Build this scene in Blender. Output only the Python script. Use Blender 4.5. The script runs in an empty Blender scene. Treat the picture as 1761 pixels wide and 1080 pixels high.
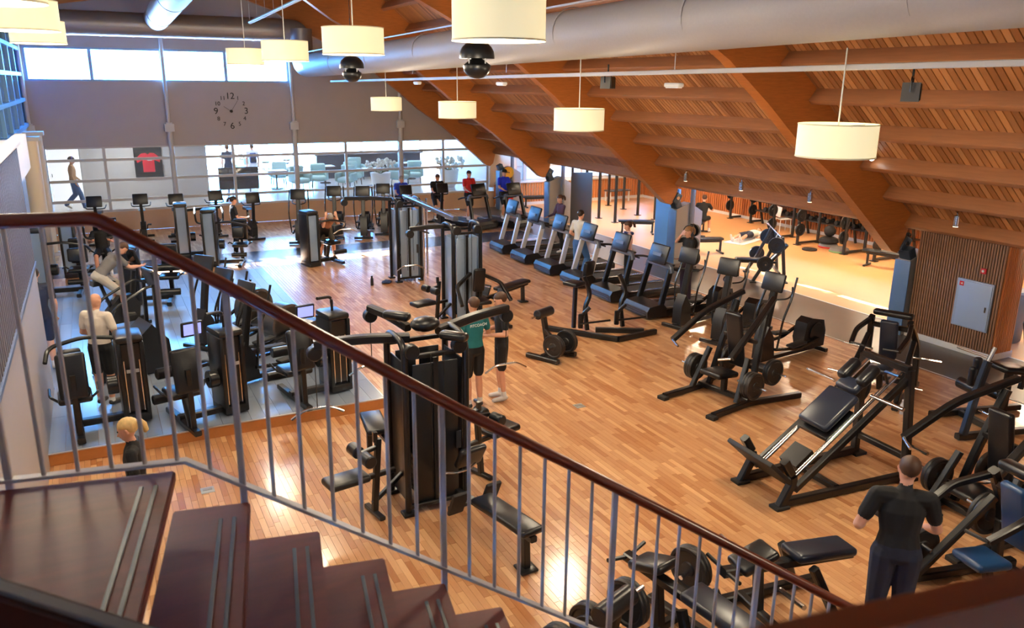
import bpy, bmesh, math, random
import numpy as np
from mathutils import Vector, Matrix
random.seed(7)
S = bpy.context.scene
COL = S.collection
rad = math.radians
# ------------------------------------------------------------------ camera
CAMZ, FOC = 4.9, 1388.0
YAW, PITCH, ROLL = rad(27.1), rad(15.93), rad(.52)
FW = Vector((math.sin(YAW)*math.cos(PITCH), math.cos(YAW)*math.cos(PITCH), -math.sin(PITCH)))
r0 = Vector((math.cos(YAW), -math.sin(YAW), 0)); u0 = r0.cross(FW)
RT = r0*math.cos(ROLL)+u0*math.sin(ROLL); UP = u0*math.cos(ROLL)-r0*math.sin(ROLL)
cam = bpy.data.cameras.new('camera'); camo = bpy.data.objects.new('camera', cam); COL.objects.link(camo)
m = Matrix((RT, UP, -FW)).transposed().to_4x4(); m.translation = (0, 0, CAMZ); camo.matrix_world = m
cam.sensor_width = 36; cam.lens = FOC/1761*36; cam.clip_start = .05; cam.clip_end = 300
cam.dof.use_dof = True; cam.dof.focus_distance = 12; cam.dof.aperture_fstop = 3.2
S.camera = camo
# ------------------------------------------------------------------ sky, sun, exposure
W = bpy.data.worlds.new('sky'); S.world = W; W.use_nodes = True
bg = W.node_tree.nodes['Background']; bg.inputs[0].default_value = (.09, .4, 1, 1); bg.inputs[1].default_value = 46.
S.view_settings.view_transform = 'Standard'; S.view_settings.look = 'None'; S.view_settings.gamma = 1
S.view_settings.exposure = .38; S.view_settings.use_curve_mapping = False
def area(name, loc, aim, sx, sy, e, col=(1, 1, 1)):
    l = bpy.data.lights.new(name, 'AREA'); l.shape = 'RECTANGLE'; l.size = sx; l.size_y = sy; l.energy = e; l.color = col
    o = bpy.data.objects.new(name, l); COL.objects.link(o); o.location = loc
    o.rotation_euler = (Vector(aim)-Vector(loc)).to_track_quat('-Z', 'Y').to_euler(); return o
def point(name, loc, e, col, r=.1, spot=None):
    l = bpy.data.lights.new(name, 'SPOT' if spot else 'POINT'); l.energy = e; l.color = col; l.shadow_soft_size = r
    if spot: l.spot_size = spot; l.spot_blend = .6
    o = bpy.data.objects.new(name, l); COL.objects.link(o); o.location = loc; return o
WARM = (1, .84, .62)
# ------------------------------------------------------------------ pixel -> ground
def G(px, py, z=0.):
    d = FW+RT*((px-880.5)/FOC)-UP*((py-540)/FOC); t = (z-CAMZ)/d.z
    return Vector((d.x*t, d.y*t, z))
# ------------------------------------------------------------------ materials
MATS = {}
def mat(name, col, rough=.5, metal=0., spec=.5, noise=0., nscale=20., bump=0., emit=None, es=0., alpha=None, trans=0., stretch=None):
    if name in MATS: return MATS[name]
    m = bpy.data.materials.new(name); m.use_nodes = True; nt = m.node_tree; b = nt.nodes['Principled BSDF']
    b.inputs['Base Color'].default_value = (*col, 1); b.inputs['Roughness'].default_value = rough
    b.inputs['Metallic'].default_value = metal; b.inputs['Specular IOR Level'].default_value = spec
    if trans: b.inputs['Transmission Weight'].default_value = trans
    if alpha is not None: b.inputs['Alpha'].default_value = alpha
    if emit: b.inputs['Emission Color'].default_value = (*emit, 1); b.inputs['Emission Strength'].default_value = es
    if noise or bump:
        tc = nt.nodes.new('ShaderNodeTexCoord'); mp = nt.nodes.new('ShaderNodeMapping'); n = nt.nodes.new('ShaderNodeTexNoise')
        nt.links.new(tc.outputs['Object'], mp.inputs[0]); nt.links.new(mp.outputs[0], n.inputs['Vector'])
        mp.inputs['Scale'].default_value = stretch or (1, 1, 1); n.inputs['Scale'].default_value = nscale; n.inputs['Detail'].default_value = 4
        if noise:
            mx = nt.nodes.new('ShaderNodeMix'); mx.data_type = 'RGBA'
            mx.inputs[6].default_value = (*[c*(1-noise) for c in col], 1); mx.inputs[7].default_value = (*[min(1, c*(1+noise)) for c in col], 1)
            nt.links.new(n.outputs['Fac'], mx.inputs[0]); nt.links.new(mx.outputs[2], b.inputs['Base Color'])
        if bump:
            bp = nt.nodes.new('ShaderNodeBump'); bp.inputs['Strength'].default_value = bump; bp.inputs['Distance'].default_value = .01
            nt.links.new(n.outputs['Fac'], bp.inputs['Height']); nt.links.new(bp.outputs[0], b.inputs['Normal'])
    MATS[name] = m; return m
def tonemat(name, c0, c1, rough, grain=(3, 60, 60), spec=.5, gr=.25, coat=0.):
    """wood whose tone comes from the 'tone' attribute of each strip, with grain along local axes"""
    m = bpy.data.materials.new(name); m.use_nodes = True; nt = m.node_tree; N = nt.nodes; L = nt.links; b = N['Principled BSDF']
    at = N.new('ShaderNodeAttribute'); at.attribute_name = 'tone'
    mx = N.new('ShaderNodeMix'); mx.data_type = 'RGBA'; mx.inputs[6].default_value = (*c0, 1); mx.inputs[7].default_value = (*c1, 1)
    tc = N.new('ShaderNodeTexCoord'); mp = N.new('ShaderNodeMapping'); mp.inputs['Scale'].default_value = grain
    n = N.new('ShaderNodeTexNoise'); n.inputs['Scale'].default_value = 1; n.inputs['Detail'].default_value = 5
    geo = N.new('ShaderNodeNewGeometry')
    L.new(geo.outputs['Position'], mp.inputs[0]); L.new(mp.outputs[0], n.inputs['Vector'])
    ma = N.new('ShaderNodeMath'); ma.operation = 'MULTIPLY_ADD'; ma.inputs[1].default_value = gr; L.new(n.outputs['Fac'], ma.inputs[0])
    mb = N.new('ShaderNodeMath'); mb.operation = 'SUBTRACT'; mb.inputs[1].default_value = gr*.5
    L.new(at.outputs['Fac'], mb.inputs[0]); L.new(mb.outputs[0], ma.inputs[2]); L.new(ma.outputs[0], mx.inputs[0])
    L.new(mx.outputs[2], b.inputs['Base Color']); b.inputs['Roughness'].default_value = rough; b.inputs['Specular IOR Level'].default_value = spec
    b.inputs['Coat Weight'].default_value = coat; b.inputs['Coat Roughness'].default_value = .16; b.inputs['Coat IOR'].default_value = 1.6
    MATS[name] = m; return m
def sr(r, g, b): return tuple(((c/255)/12.92 if c <= 10 else ((c/255+.055)/1.055)**2.4) for c in (r, g, b))
BLK = mat('black_powdercoat', (.006, .0063, .0075), .32, noise=.3, nscale=60)
MET = mat('black_satin_steel', (.012, .012, .014), .26, .0)
PLA = mat('black_plastic', (.007, .007, .0085), .36, noise=.25, nscale=40)
PAD = mat('black_vinyl', (.006, .007, .010), .3, noise=.3, nscale=90, bump=.1)
RUB = mat('black_rubber', (.013, .013, .014), .62, noise=.3, nscale=80, bump=.15)
CHR = mat('chrome', (.75, .76, .78), .16, 1.)
SIL = mat('silver_paint', (.55, .56, .58), .3, .3)
WHP = mat('white_paint', (.68, .68, .66), .45, noise=.05)
SCR = mat('console_glass', (.006, .007, .009), .12)
SHR = mat('frosted_shroud', (.22, .3, .42), .2, .1, noise=.1, nscale=3)
PLT = mat('weight_plate_rubber', (.014, .014, .015), .42, noise=.25, nscale=30)
# ------------------------------------------------------------------ mesh builder
class B:
    def __init__(s): s.bm = bmesh.new()
    def box(s, c, size, rot=None, bev=0., seg=2):
        r = bmesh.ops.create_cube(s.bm, size=1); vs = r['verts']
        bmesh.ops.scale(s.bm, vec=size, verts=vs)
        if bev:
            es = list({e for v in vs for e in v.link_edges})
            rr = bmesh.ops.bevel(s.bm, geom=es, offset=min(bev, min(size)*.49), segments=seg, affect='EDGES', profile=.5)
            vs = list({v for f in rr['faces'] for v in f.verts} | {v for v in vs if v.is_valid})
        if rot is not None:
            from mathutils import Euler
            bmesh.ops.rotate(s.bm, cent=(0, 0, 0), matrix=Euler([rad(a) for a in rot]).to_matrix(), verts=vs)
        bmesh.ops.translate(s.bm, vec=c, verts=vs); return s
    def sweep(s, prof, pts, up=(0, 0, 1), closed=False, scales=None, cap=True):
        pts = [Vector(p) for p in pts]; n = len(pts); k = len(prof); rings = []; up = Vector(up); lastx = None
        for i, p in enumerate(pts):
            if closed: t = (pts[(i+1) % n]-pts[i-1])
            else: t = (pts[min(i+1, n-1)]-pts[max(i-1, 0)])
            t.normalize()
            x = t.cross(up)
            if x.length < 1e-3: x = lastx.copy() if lastx else Vector((1, 0, 0)); x = (x-t*x.dot(t))
            x.normalize()
            if lastx and x.dot(lastx) < 0 and abs(t.dot(up)) > .9: x = -x
            lastx = x; y = x.cross(t); y.normalize()
            f = 1.
            if not closed and 0 < i < n-1:
                a = (pts[i]-pts[i-1]).normalized().dot(t); f = 1/max(a, .5)
            sc = scales[i] if scales else 1
            rings.append([s.bm.verts.new(p+x*(u*sc*f)+y*(v*sc)) for u, v in prof])
        m_ = n if closed else n-1
        for i in range(m_):
            a, b = rings[i], rings[(i+1) % n]
            for j in range(k): s.bm.faces.new((a[j], a[(j+1) % k], b[(j+1) % k], b[j]))
        if cap and not closed:
            s.bm.faces.new(rings[0][::-1]); s.bm.faces.new(rings[-1])
        return s
    def tube(s, pts, r, n=8, closed=False, up=(0, 0, 1)):
        rs = r if isinstance(r, (list, tuple)) else None; r_ = 1 if rs else r
        prof = [(math.cos(2*math.pi*i/n)*r_, math.sin(2*math.pi*i/n)*r_) for i in range(n)]
        return s.sweep(prof, pts, up, closed, rs)
    def bar(s, pts, w, h=None, up=(0, 0, 1), c=.15):
        h = h or w; a, b = w/2, h/2; k = min(w, h)*c
        prof = [(-a+k, -b), (a-k, -b), (a, -b+k), (a, b-k), (a-k, b), (-a+k, b), (-a, b-k), (-a, -b+k)]
        return s.sweep(prof, pts, up)
    def lathe(s, prof, c=(0, 0, 0), axis=(0, 0, 1), n=20, cap=True):
        q = Vector((0, 0, 1)).rotation_difference(Vector(axis).normalized()); c = Vector(c); rings = []
        for r, z in prof:
            if r < 1e-5: rings.append([s.bm.verts.new(c+q@Vector((0, 0, z)))])
            else: rings.append([s.bm.verts.new(c+q@Vector((r*math.cos(2*math.pi*i/n), r*math.sin(2*math.pi*i/n), z))) for i in range(n)])
        for a, b in zip(rings, rings[1:]):
            for i in range(n):
                j = (i+1) % n
                if len(a) == 1 and len(b) == 1: continue
                if len(a) == 1: s.bm.faces.new((a[0], b[i], b[j]))
                elif len(b) == 1: s.bm.faces.new((a[i], a[j], b[0]))
                else: s.bm.faces.new((a[i], a[j], b[j], b[i]))
        if cap:
            if len(rings[0]) > 1: s.bm.faces.new(rings[0][::-1])
            if len(rings[-1]) > 1: s.bm.faces.new(rings[-1])
        return s
    def cyl(s, p0, p1, r, n=14, bev=0.):
        p0 = Vector(p0); p1 = Vector(p1); L = (p1-p0).length; bv = bev
        pr = [(r-bv, 0), (r, bv), (r, L-bv), (r-bv, L)] if bv else [(r, 0), (r, L)]
        return s.lathe(pr, p0, p1-p0, n)
    def prism(s, poly, thick, plane='xz', off=0.):
        """polygon in a plane, extruded symmetric to the third axis"""
        def P(u, v, w): return {'xz': (u, w, v), 'yz': (w, u, v), 'xy': (u, v, w)}[plane]
        a = [s.bm.verts.new(P(u, v, off-thick/2)) for u, v in poly]; b = [s.bm.verts.new(P(u, v, off+thick/2)) for u, v in poly]
        n = len(poly); s.bm.faces.new(a); s.bm.faces.new(b[::-1])
        for i in range(n): s.bm.faces.new((a[i], b[i], b[(i+1) % n], a[(i+1) % n]))
        return s
    def ball(s, c, r, n=14, m=8):
        r = r if isinstance(r, (tuple, list)) else (r, r, r)
        res = bmesh.ops.create_uvsphere(s.bm, u_segments=n, v_segments=m, radius=1); vs = res['verts']
        bmesh.ops.scale(s.bm, vec=r, verts=vs); bmesh.ops.translate(s.bm, vec=c, verts=vs); return s
    def mirror_x(s):
        g = s.bm.verts[:]+s.bm.edges[:]+s.bm.faces[:]
        r = bmesh.ops.duplicate(s.bm, geom=g); vs = [v for v in r['geom'] if isinstance(v, bmesh.types.BMVert)]
        for v in vs: v.co.x = -v.co.x
        bmesh.ops.reverse_faces(s.bm, faces=[f for f in r['geom'] if isinstance(f, bmesh.types.BMFace)]); return s
    def mesh(s, name, smooth=True):
        bmesh.ops.recalc_face_normals(s.bm, faces=s.bm.faces[:])
        me = bpy.data.meshes.new(name); s.bm.to_mesh(me); s.bm.free()
        if smooth: me.shade_smooth(); me.set_sharp_from_angle(angle=rad(38))
        return me
    def o(s, name, mt, parent=None, label=None, smooth=True):
        me = s.mesh(name, smooth); me.materials.append(mt)
        return link(name, me, parent, label)
def link(name, me, parent=None, label=None):
    ob = bpy.data.objects.new(name, me); COL.objects.link(ob); ob.parent = parent
    if label: ob['label'] = label
    return ob
def thing(name, label, cat, loc=(0, 0, 0), rz=0., group=None):
    o = bpy.data.objects.new(name, None); COL.objects.link(o); o.empty_display_size = .2
    o.location = loc; o.rotation_euler = (0, 0, rad(rz)); o['label'] = label; o['category'] = cat
    if group: o['group'] = group
    return o
def tag(o, label, cat, group=None):
    o['label'] = label; o['category'] = cat
    if group: o['group'] = group
    return o
def struct(o, label=None, cat=None):
    o['kind'] = 'structure'
    if label: o['label'] = label
    if cat: o['category'] = cat
    return o
def clone(root, loc=None, rz=None, label=None, group=None):
    def cp(o, parent):
        c = o.copy(); COL.objects.link(c); c.parent = parent
        for ch in list(o.children): cp(ch, c)
        return c
    r = cp(root, root.parent)
    if loc is not None: r.location = loc
    if rz is not None: r.rotation_euler = (0, 0, rad(rz))
    if label: r['label'] = label
    if group: r['group'] = group
    return r
def fil(pts, r=.06, k=4):
    """round the corners of a polyline"""
    pts = [Vector(p) for p in pts]; out = [pts[0]]
    for a, b, c in zip(pts, pts[1:], pts[2:]):
        d1 = (a-b); d2 = (c-b); q = min(r, d1.length*.45, d2.length*.45)
        p1 = b+d1.normalized()*q; p2 = b+d2.normalized()*q
        for i in range(k+1):
            t = i/k; out.append(p1*(1-t)**2+b*2*t*(1-t)+p2*t*t)
    out.append(pts[-1]); return out
def text(body, size, loc, rot, mt, name, parent=None, ext=.002, ax='CENTER'):
    cu = bpy.data.curves.new(name, 'FONT'); cu.body = body; cu.size = size; cu.extrude = ext; cu.align_x = ax; cu.align_y = 'CENTER'
    t = bpy.data.objects.new(name, cu); COL.objects.link(t); d = bpy.context.evaluated_depsgraph_get()
    me = bpy.data.meshes.new_from_object(t.evaluated_get(d)); bpy.data.objects.remove(t); me.materials.clear(); me.materials.append(mt)
    o = link(name, me, parent); o.location = loc; o.rotation_euler = [rad(a) for a in rot]; return o
sun = bpy.data.lights.new('sun', 'SUN'); sun.energy = 55; sun.angle = rad(.6); sun.color = (1, .95, .88)
suno = bpy.data.objects.new('sun', sun); COL.objects.link(suno); suno.location = (0, 60, 40); suno.rotation_euler = Vector((.32, -1, -.76)).to_track_quat('-Z', 'Y').to_euler()
# ================================================================== SETTING
WALLG = mat('warm_grey_wall', sr(176, 166, 162), .7, noise=.05, nscale=2)
WALLW = mat('white_wall', sr(205, 203, 200), .6, noise=.04, nscale=2)
FRAME = mat('pale_frame_paint', sr(196, 194, 192), .45)
GLULAM = mat('glulam_timber', sr(186, 112, 50), .42, noise=.28, nscale=5, stretch=(1, .6, 9), bump=.03)
PURL = mat('purlin_timber', sr(168, 114, 76), .42, noise=.25, nscale=4, stretch=(6, .5, 6), bump=.03)
BOARD = tonemat('ceiling_board_timber', sr(150, 94, 50), sr(204, 144, 90), .5, (2, 40, 2))
PARQ = tonemat('beech_parquet', sr(176, 114, 66), sr(230, 180, 130), .42, (40, 4, 1), spec=.4, gr=.3, coat=.8)
PLATF = tonemat('platform_daylight_tint', sr(128, 140, 158), sr(148, 160, 178), .4, (10, 2, 1), spec=.5, coat=1.)  # blue daylight reflected off the boards is put into this base colour
GREYF = mat('grey_walkway_vinyl', sr(92, 84, 80), .3, noise=.12, nscale=3)
ANNF = mat('annex_sports_floor', sr(224, 168, 112), .36, noise=.06, nscale=2)
SLATW = mat('walnut_slat', sr(136, 98, 72), .5, noise=.25, nscale=6, stretch=(8, 8, .5))
SLATO = mat('oak_slat', sr(190, 116, 62), .5, noise=.25, nscale=6, stretch=(8, 8, .5))
FELT = mat('black_felt', (.012, .011, .011), .9)
SLATG = mat('grey_slat', sr(96, 92, 100), .5, noise=.1)
BLUEP = mat('blue_grey_column_paint', sr(92, 122, 160), .4, noise=.05)
GREYC = mat('grey_column_paint', sr(150, 146, 144), .5, noise=.05)
STEELB = mat('blue_grey_bracket_steel', sr(70, 84, 100), .4, .6)
GLS = mat('clear_glass', (.9, .95, 1), .02, alpha=.06)
DUCT = mat('galvanised_duct', sr(160, 158, 160), .42, .55, noise=.08, nscale=3)
DUCTF = mat('grey_fabric_duct', sr(165, 160, 158), .55, noise=.06, nscale=30)

# --- floors
FLX0, FLX1, FLY0, FLY1 = -1.75, 12.9, -4., 30.
fl = struct(B().box(((FLX0+FLX1)/2, (FLY0+FLY1)/2, -.104), (FLX1-FLX0, FLY1-FLY0, .2)).o('floor', mat('subfloor', sr(90, 55, 28), .6)))
PW, PL = .072, .52
def strip_mesh(bm_list, name):
    me = bpy.data.meshes.new(name); V = []; F = []; T = []
    for x0, x1, y0, y1, z, h, t in bm_list:
        i = len(V); e = .0012
        V += [(x0, y0, z-h), (x1, y0, z-h), (x1, y1, z-h), (x0, y1, z-h), (x0+e, y0+e, z), (x1-e, y0+e, z), (x1-e, y1-e, z), (x0+e, y1-e, z)]
        F += [(i+4, i+5, i+6, i+7), (i, i+1, i+5, i+4), (i+1, i+2, i+6, i+5), (i+2, i+3, i+7, i+6), (i+3, i, i+4, i+7)]
        T += [t]*8
    me.from_pydata(V, [], F); a = me.attributes.new('tone', 'FLOAT', 'POINT'); a.data.foreach_set('value', T); return me
strips = []; rnd = random.Random(3)
nx = int((FLX1-FLX0)/PW)
for ix in range(nx):
    x0 = FLX0+ix*PW; y = 2.5-rnd.random()*PL
    while y < 30:
        L = PL*rnd.choice((.7, .85, 1, 1, 1.15)); y1 = min(y+L, 30.)
        if y1 > 2.5 and not (23.15 < y and y1 < 24.65) and not (x0 > -1 and x0+PW < 3.5 and y > 11.5 and y1 < 21.4):
            a, b = max(y, 2.5), y1
            if a < 23.15 < b: b = 23.15
            if a < 24.65 < b: a = 24.65
            if b-a > .02: strips.append((x0+.0006, x0+PW-.0006, a+.0006, b-.0006, 0., .004, min(1, max(0, rnd.gauss(.5, .24)))))
        y = y1
def prj(p):
    d = Vector(p)-Vector((0, 0, CAMZ)); z = d.dot(FW)
    return (880.5+FOC*d.dot(RT)/z, 540-FOC*d.dot(UP)/z, z) if z > .1 else (-9, -9, z)
def vis(s):
    x, y, z = prj(((s[0]+s[1])/2, (s[2]+s[3])/2, 0)); return 330 < x < 1700 and 0 < y < 1075 and z > 0 and (y < 870+.45*(x-300))
near = sorted([s for s in strips if vis(s)], key=lambda s: (s[0]**2+s[2]**2))[:300]
ns = set(near)
for s_ in near:
    me = strip_mesh([s_], 'plank'); me.materials.append(PARQ); link('plank', me, fl)
me = strip_mesh([s_ for s_ in strips if s_ not in ns], 'plank_field'); me.materials.append(PARQ)
o = link('plank_field', me, fl); o['kind'] = 'stuff'
# dark band in the floor, walkway, annex floor
struct(B().box((5.575, 23.9, -.004), (14.64, 1.5, .012)).o('floor_dark_band', mat('dark_blue_vinyl', sr(58, 62, 78), .25, noise=.1)))
struct(B().box((13.95, 13, -.1), (2.1, 34, .2)).o('floor_walkway', GREYF))
struct(B().box((18.6, 13, -.1), (7.2, 34, .2)).o('floor_annex', ANNF))
struct(B().box((12.91, 14, .002), (.03, 30, .006)).o('trim_1', WHP)); struct(B().box((15.0, 14, .002), (.04, 30, .006)).o('trim_2', WHP))
# raised platform with boards tinted by painted-in blue daylight
PZ = .18
pf = struct(B().box((1.29, 16.4, PZ/2-.006), (4.58, 10.1, PZ-.012)).o('floor_platform', mat('platform_riser', sr(190, 124, 66), .4, noise=.1)))
for ix in range(23):
    y = 11.35-(ix % 3)*.4
    while y < 21.45:
        a, b = max(11.35, y), min(21.45, y+1.3)
        if b-a > .03:
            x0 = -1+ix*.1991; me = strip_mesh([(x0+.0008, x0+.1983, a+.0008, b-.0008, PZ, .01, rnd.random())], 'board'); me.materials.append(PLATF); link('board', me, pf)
        y += 1.3
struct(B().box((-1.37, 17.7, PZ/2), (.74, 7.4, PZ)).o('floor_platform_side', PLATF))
struct(B().bar([(-1, 11.34, PZ-.01), (3.59, 11.34, PZ-.01)], .02, .02).bar([(3.59, 11.34, PZ-.01), (3.59, 21.46, PZ-.01)], .02, .02).o('trim_3', mat('aluminium_trim', (.6, .6, .62), .3, .9)))
# floor outlets
for px, py in ((996, 698), (357, 843)):
    t = thing('floor_outlet', 'small square metal floor outlet lid set into the parquet', 'outlet', G(px, py), 0, 'floor outlets')
    B().box((0, 0, .002), (.16, .16, .006), bev=.002).o('lid', mat('outlet_steel', (.4, .42, .42), .4, .8), t); B().box((0, .02, .0065), (.11, .06, .004)).o('flap', mat('outlet_grey', (.25, .25, .24), .5), t)

# --- far wall (Y=30)
FY = 30.
wf = struct(B().box((6.4, FY+.1, .325), (17.2, .2, .65)).o('wall_far_sill', mat('beige_low_wall', sr(206, 170, 138), .6, noise=.04)))
def wallpoly(name, rects, mt, y=FY+.1, th=.2):
    b = B()
    for x0, x1, z0, z1 in rects: b.box(((x0+x1)/2, y, (z0+z1)/2), (x1-x0, th, z1-z0))
    return struct(b.o(name, mt))
GT, GB = 2.79, .65
wallpoly('wall_far', [(-1.75, 15, GT, 4.86), (-1.75, -1.62, 4.86, 5.88), (6.42, 15, 4.86, 10), (-1.75, 6.42, 5.88, 10)], WALLG)
PIPES = [-1.72, 2.34, 6.48, 10.46]
for i, x in enumerate(PIPES):
    t = thing('wall_post', 'round grey steel post with square junction plate on the clock wall', 'post', (x, FY-.12, 0), 0, 'steel posts along the clock wall')
    B().cyl((0, 0, 0), (0, 0, 3.25), .085).o('lower_pipe', FRAME, t); B().cyl((0, 0, 3.5), (0, 0, 7.2), .06).o('upper_pipe', FRAME, t)
    B().box((0, 0, 3.38), (.3, .2, .26), bev=.01).box((0, 0, 3.53), (.2, .16, .05)).o('junction_plate', FRAME, t)
# interior glazing
gz = struct(thing('window_1', 'pale-framed interior glazing between gym and cafe below the clock wall', 'window', (0, FY+.1, 0)))
MX = [-1.62, .28, 2.34, 4.34, 6.48, 8.37, 10.46, 12.27, 14.2]; RZ = [.68, 1.04, 1.70, 2.37, 2.77]
for x in MX: B().box((x, 0, (GT+GB)/2), (.09, .1, GT-GB)).o('mullion', FRAME, gz)
for z in RZ: B().box(((MX[0]+MX[-1])/2, 0, z), (MX[-1]-MX[0], .085, .085 if z < 2.7 else .06)).o('rail', FRAME, gz)
for a, b in zip(MX, MX[1:]):
    for c, d in zip(RZ, RZ[1:]): B().box(((a+b)/2, 0, (c+d)/2), (b-a-.08, .012, d-c-.07)).o('pane', GLS, gz)
# clerestory
gz = struct(thing('window_2', 'row of four high overexposed windows above the clock wall', 'window', (0, FY+.1, 0)))
WX = [-1.6, .22, 2.32, 4.32, 6.42]
WF = mat('blue_grey_window_frame', sr(140, 168, 196), .4)
for x in WX: B().box((x, 0, 5.37), (.1, .14, 1.02)).o('mullion', WF, gz)
for z in (4.88, 5.86): B().box((2.4, -.02, z), (8.1, .18, .07)).o('rail', WF, gz)
for a, b in zip(WX, WX[1:]): B().box(((a+b)/2, .03, 5.37), (b-a-.1, .012, .94)).o('pane', GLS, gz)
# clock: numerals fixed straight on the wall
ck = thing('wall_clock', 'large wall clock of loose black numerals and two thin hands', 'clock', (4.385, FY-.02, 3.9))
CKM = mat('clock_black', (.008, .008, .008), .6)
for h in range(1, 13):
    a = rad(90-30*h); big = h % 3 == 0
    text(str(h), .3 if big else .19, (.5*math.cos(a), 0, .5*math.sin(a)), (90, 0, 0), CKM, 'numeral', ck, .008)
B().bar([(0, -.02, 0), (.24, -.02, .36)], .012, .008).o('minute_hand', CKM, ck); B().bar([(0, -.03, 0), (-.24, -.03, .16)], .02, .008).o('hour_hand', CKM, ck)
B().cyl((0, -.04, 0), (0, 0, 0), .05).o('hub', CKM, ck)
# --- left exterior wall with tall windows
LX = -1.75
struct(B().box((LX-.1, 22, 1.75), (.2, 16, 3.5)).box((LX-.1, 22, 8.3), (.2, 16, 3.2)).o('wall_left', WALLW))
gz = struct(thing('window_3', 'tall blue-framed side windows above the white left wall', 'window', (LX, 0, 0)))
WB = mat('deep_blue_window_frame', sr(110, 160, 200), .4)
for i in range(9): B().box((-.05, 14+i*2, 5.1), (.16, .14, 3.2)).o('mullion', WB, gz)
for z in (3.55, 4.3, 5.05, 5.8, 6.65): B().box((-.05, 22, z), (.2, 16, .1)).o('rail', WB, gz)
for i in range(8): B().box((-.05, 15+i*2, 5.1), (.012, 1.86, 3.1)).o('pane', mat('blue_tinted_glass', (.03, .14, .36), .05, alpha=.96), gz)
for i, (x, y) in enumerate(((-1.45, 26.5), (-1.45, 24.2))):
    t = thing('round_column', 'round cream pillar standing beside the left wall', 'column', (x, y, 0), 0, 'round pillars by the left wall')
    B().cyl((0, 0, 0), (0, 0, 3.4), .2, 20).o('shaft', mat('cream_column', sr(225, 210, 185), .5), t); B().cyl((0, 0, 0), (0, 0, .1), .24, 20).o('base_ring', FRAME, t); B().box((0, 0, 3.45), (.5, .5, .1)).o('capital', FRAME, t)
# --- near left partition with grey slats above
pw = struct(B().box((-1.09, 9, 1.1), (.18, 9.8, 2.2)).box((-1.1, 9, 3.1), (.12, 9.8, 1.8)).o('wall_partition', mat('partition_grey', sr(172, 168, 172), .55, noise=.05)))
for i in range(65): B().box((-1.015, 4.2+i*.15, 3.1), (.05, .09, 1.68)).o('slat', SLATG, pw)
struct(B().box((-1.02, 9, 2.235), (.1, 9.8, .05)).o('trim_4', mat('blue_trim', sr(90, 110, 150), .4)))
struct(B().box((-1.12, 9, 4.02), (.36, 9.9, .06), bev=.01).o('trim_5', WHP)); struct(B().box((-1.12, 15.4, 3.68), (.16, 3, .6)).o('trim_6', WHP))
# --- wall behind the photographer, with a long window band
wallpoly('wall_back', [(-4, 22.2, -.2, 11)], WALLW, -4, .2)
struct(B().box((-2.0, 4.9, 4.5), (.2, 18, 9)).o('wall_left_near', WALLW))
# --- annex walls and ceiling
wr = struct(B().box((22.1, 13, 1.4), (.2, 34, 2.8)).o('wall_right', mat('annex_cream', sr(232, 206, 176), .6)))
struct(B().box((21.99, 17, 1.72), (.02, 20, 1.3)).o('window_mirror', mat('wall_mirror', (.86, .8, .74), .03, 1.)))
for i in range(170): B().box((21.97, 9.1+i*.123, .47), (.04, .08, .9)).o('slat', SLATO, wr)
struct(B().box((21.96, 17, .96), (.06, 21, .08)).o('trim_7', mat('black_rail', (.02, .02, .02), .5))); struct(B().box((21.97, 17, .05), (.05, 26, .12)).o('baseboard_right', WHP))
wb = struct(B().box((18.3, 30.1, .5), (7.6, .2, 1.0)).box((18.3, 30.1, 2.5), (7.6, .2, .7)).box((14.9, 30.1, 1.5), (1.2, .2, 1.4)).o('wall_annex_far', mat('annex_cream', (.8, .6, .4))))
for i in range(62): B().box((14.5+i*.123, 29.98, .47), (.08, .04, .84)).o('slat', SLATO, wb)
struct(B().box((18.3, 29.96, .06), (7.6, .06, .12)).o('baseboard_far', WHP)); struct(B().box((18.3, 29.95, .97), (7.6, .12, .07)).o('trim_8', WHP))
gz = struct(thing('window_4', 'bright annex windows above the wood slat wainscot', 'window', (0, 30.1, 0)))
for x in (15.5, 17.1, 18.7, 20.3, 21.9): B().box((x, 0, 1.58), (.1, .1, 1.15)).o('mullion', FRAME, gz)
for z in (1.03, 1.6, 2.14): B().box((18.7, 0, z), (6.5, .09, .07)).o('rail', FRAME, gz)
for a in range(4): B().box((16.3+a*1.6, 0, 1.58), (1.5, .012, 1.1)).o('pane', mat('sun_blocking_glass', (.8, .86, .9), .3, alpha=.82), gz)  # panes made nearly opaque to hold direct sun off the annex floor
struct(B().box((18.45, 13, 2.9), (7.5, 34, .2)).o('ceiling_annex', mat('annex_ceiling', sr(220, 200, 180), .8)))
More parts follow.
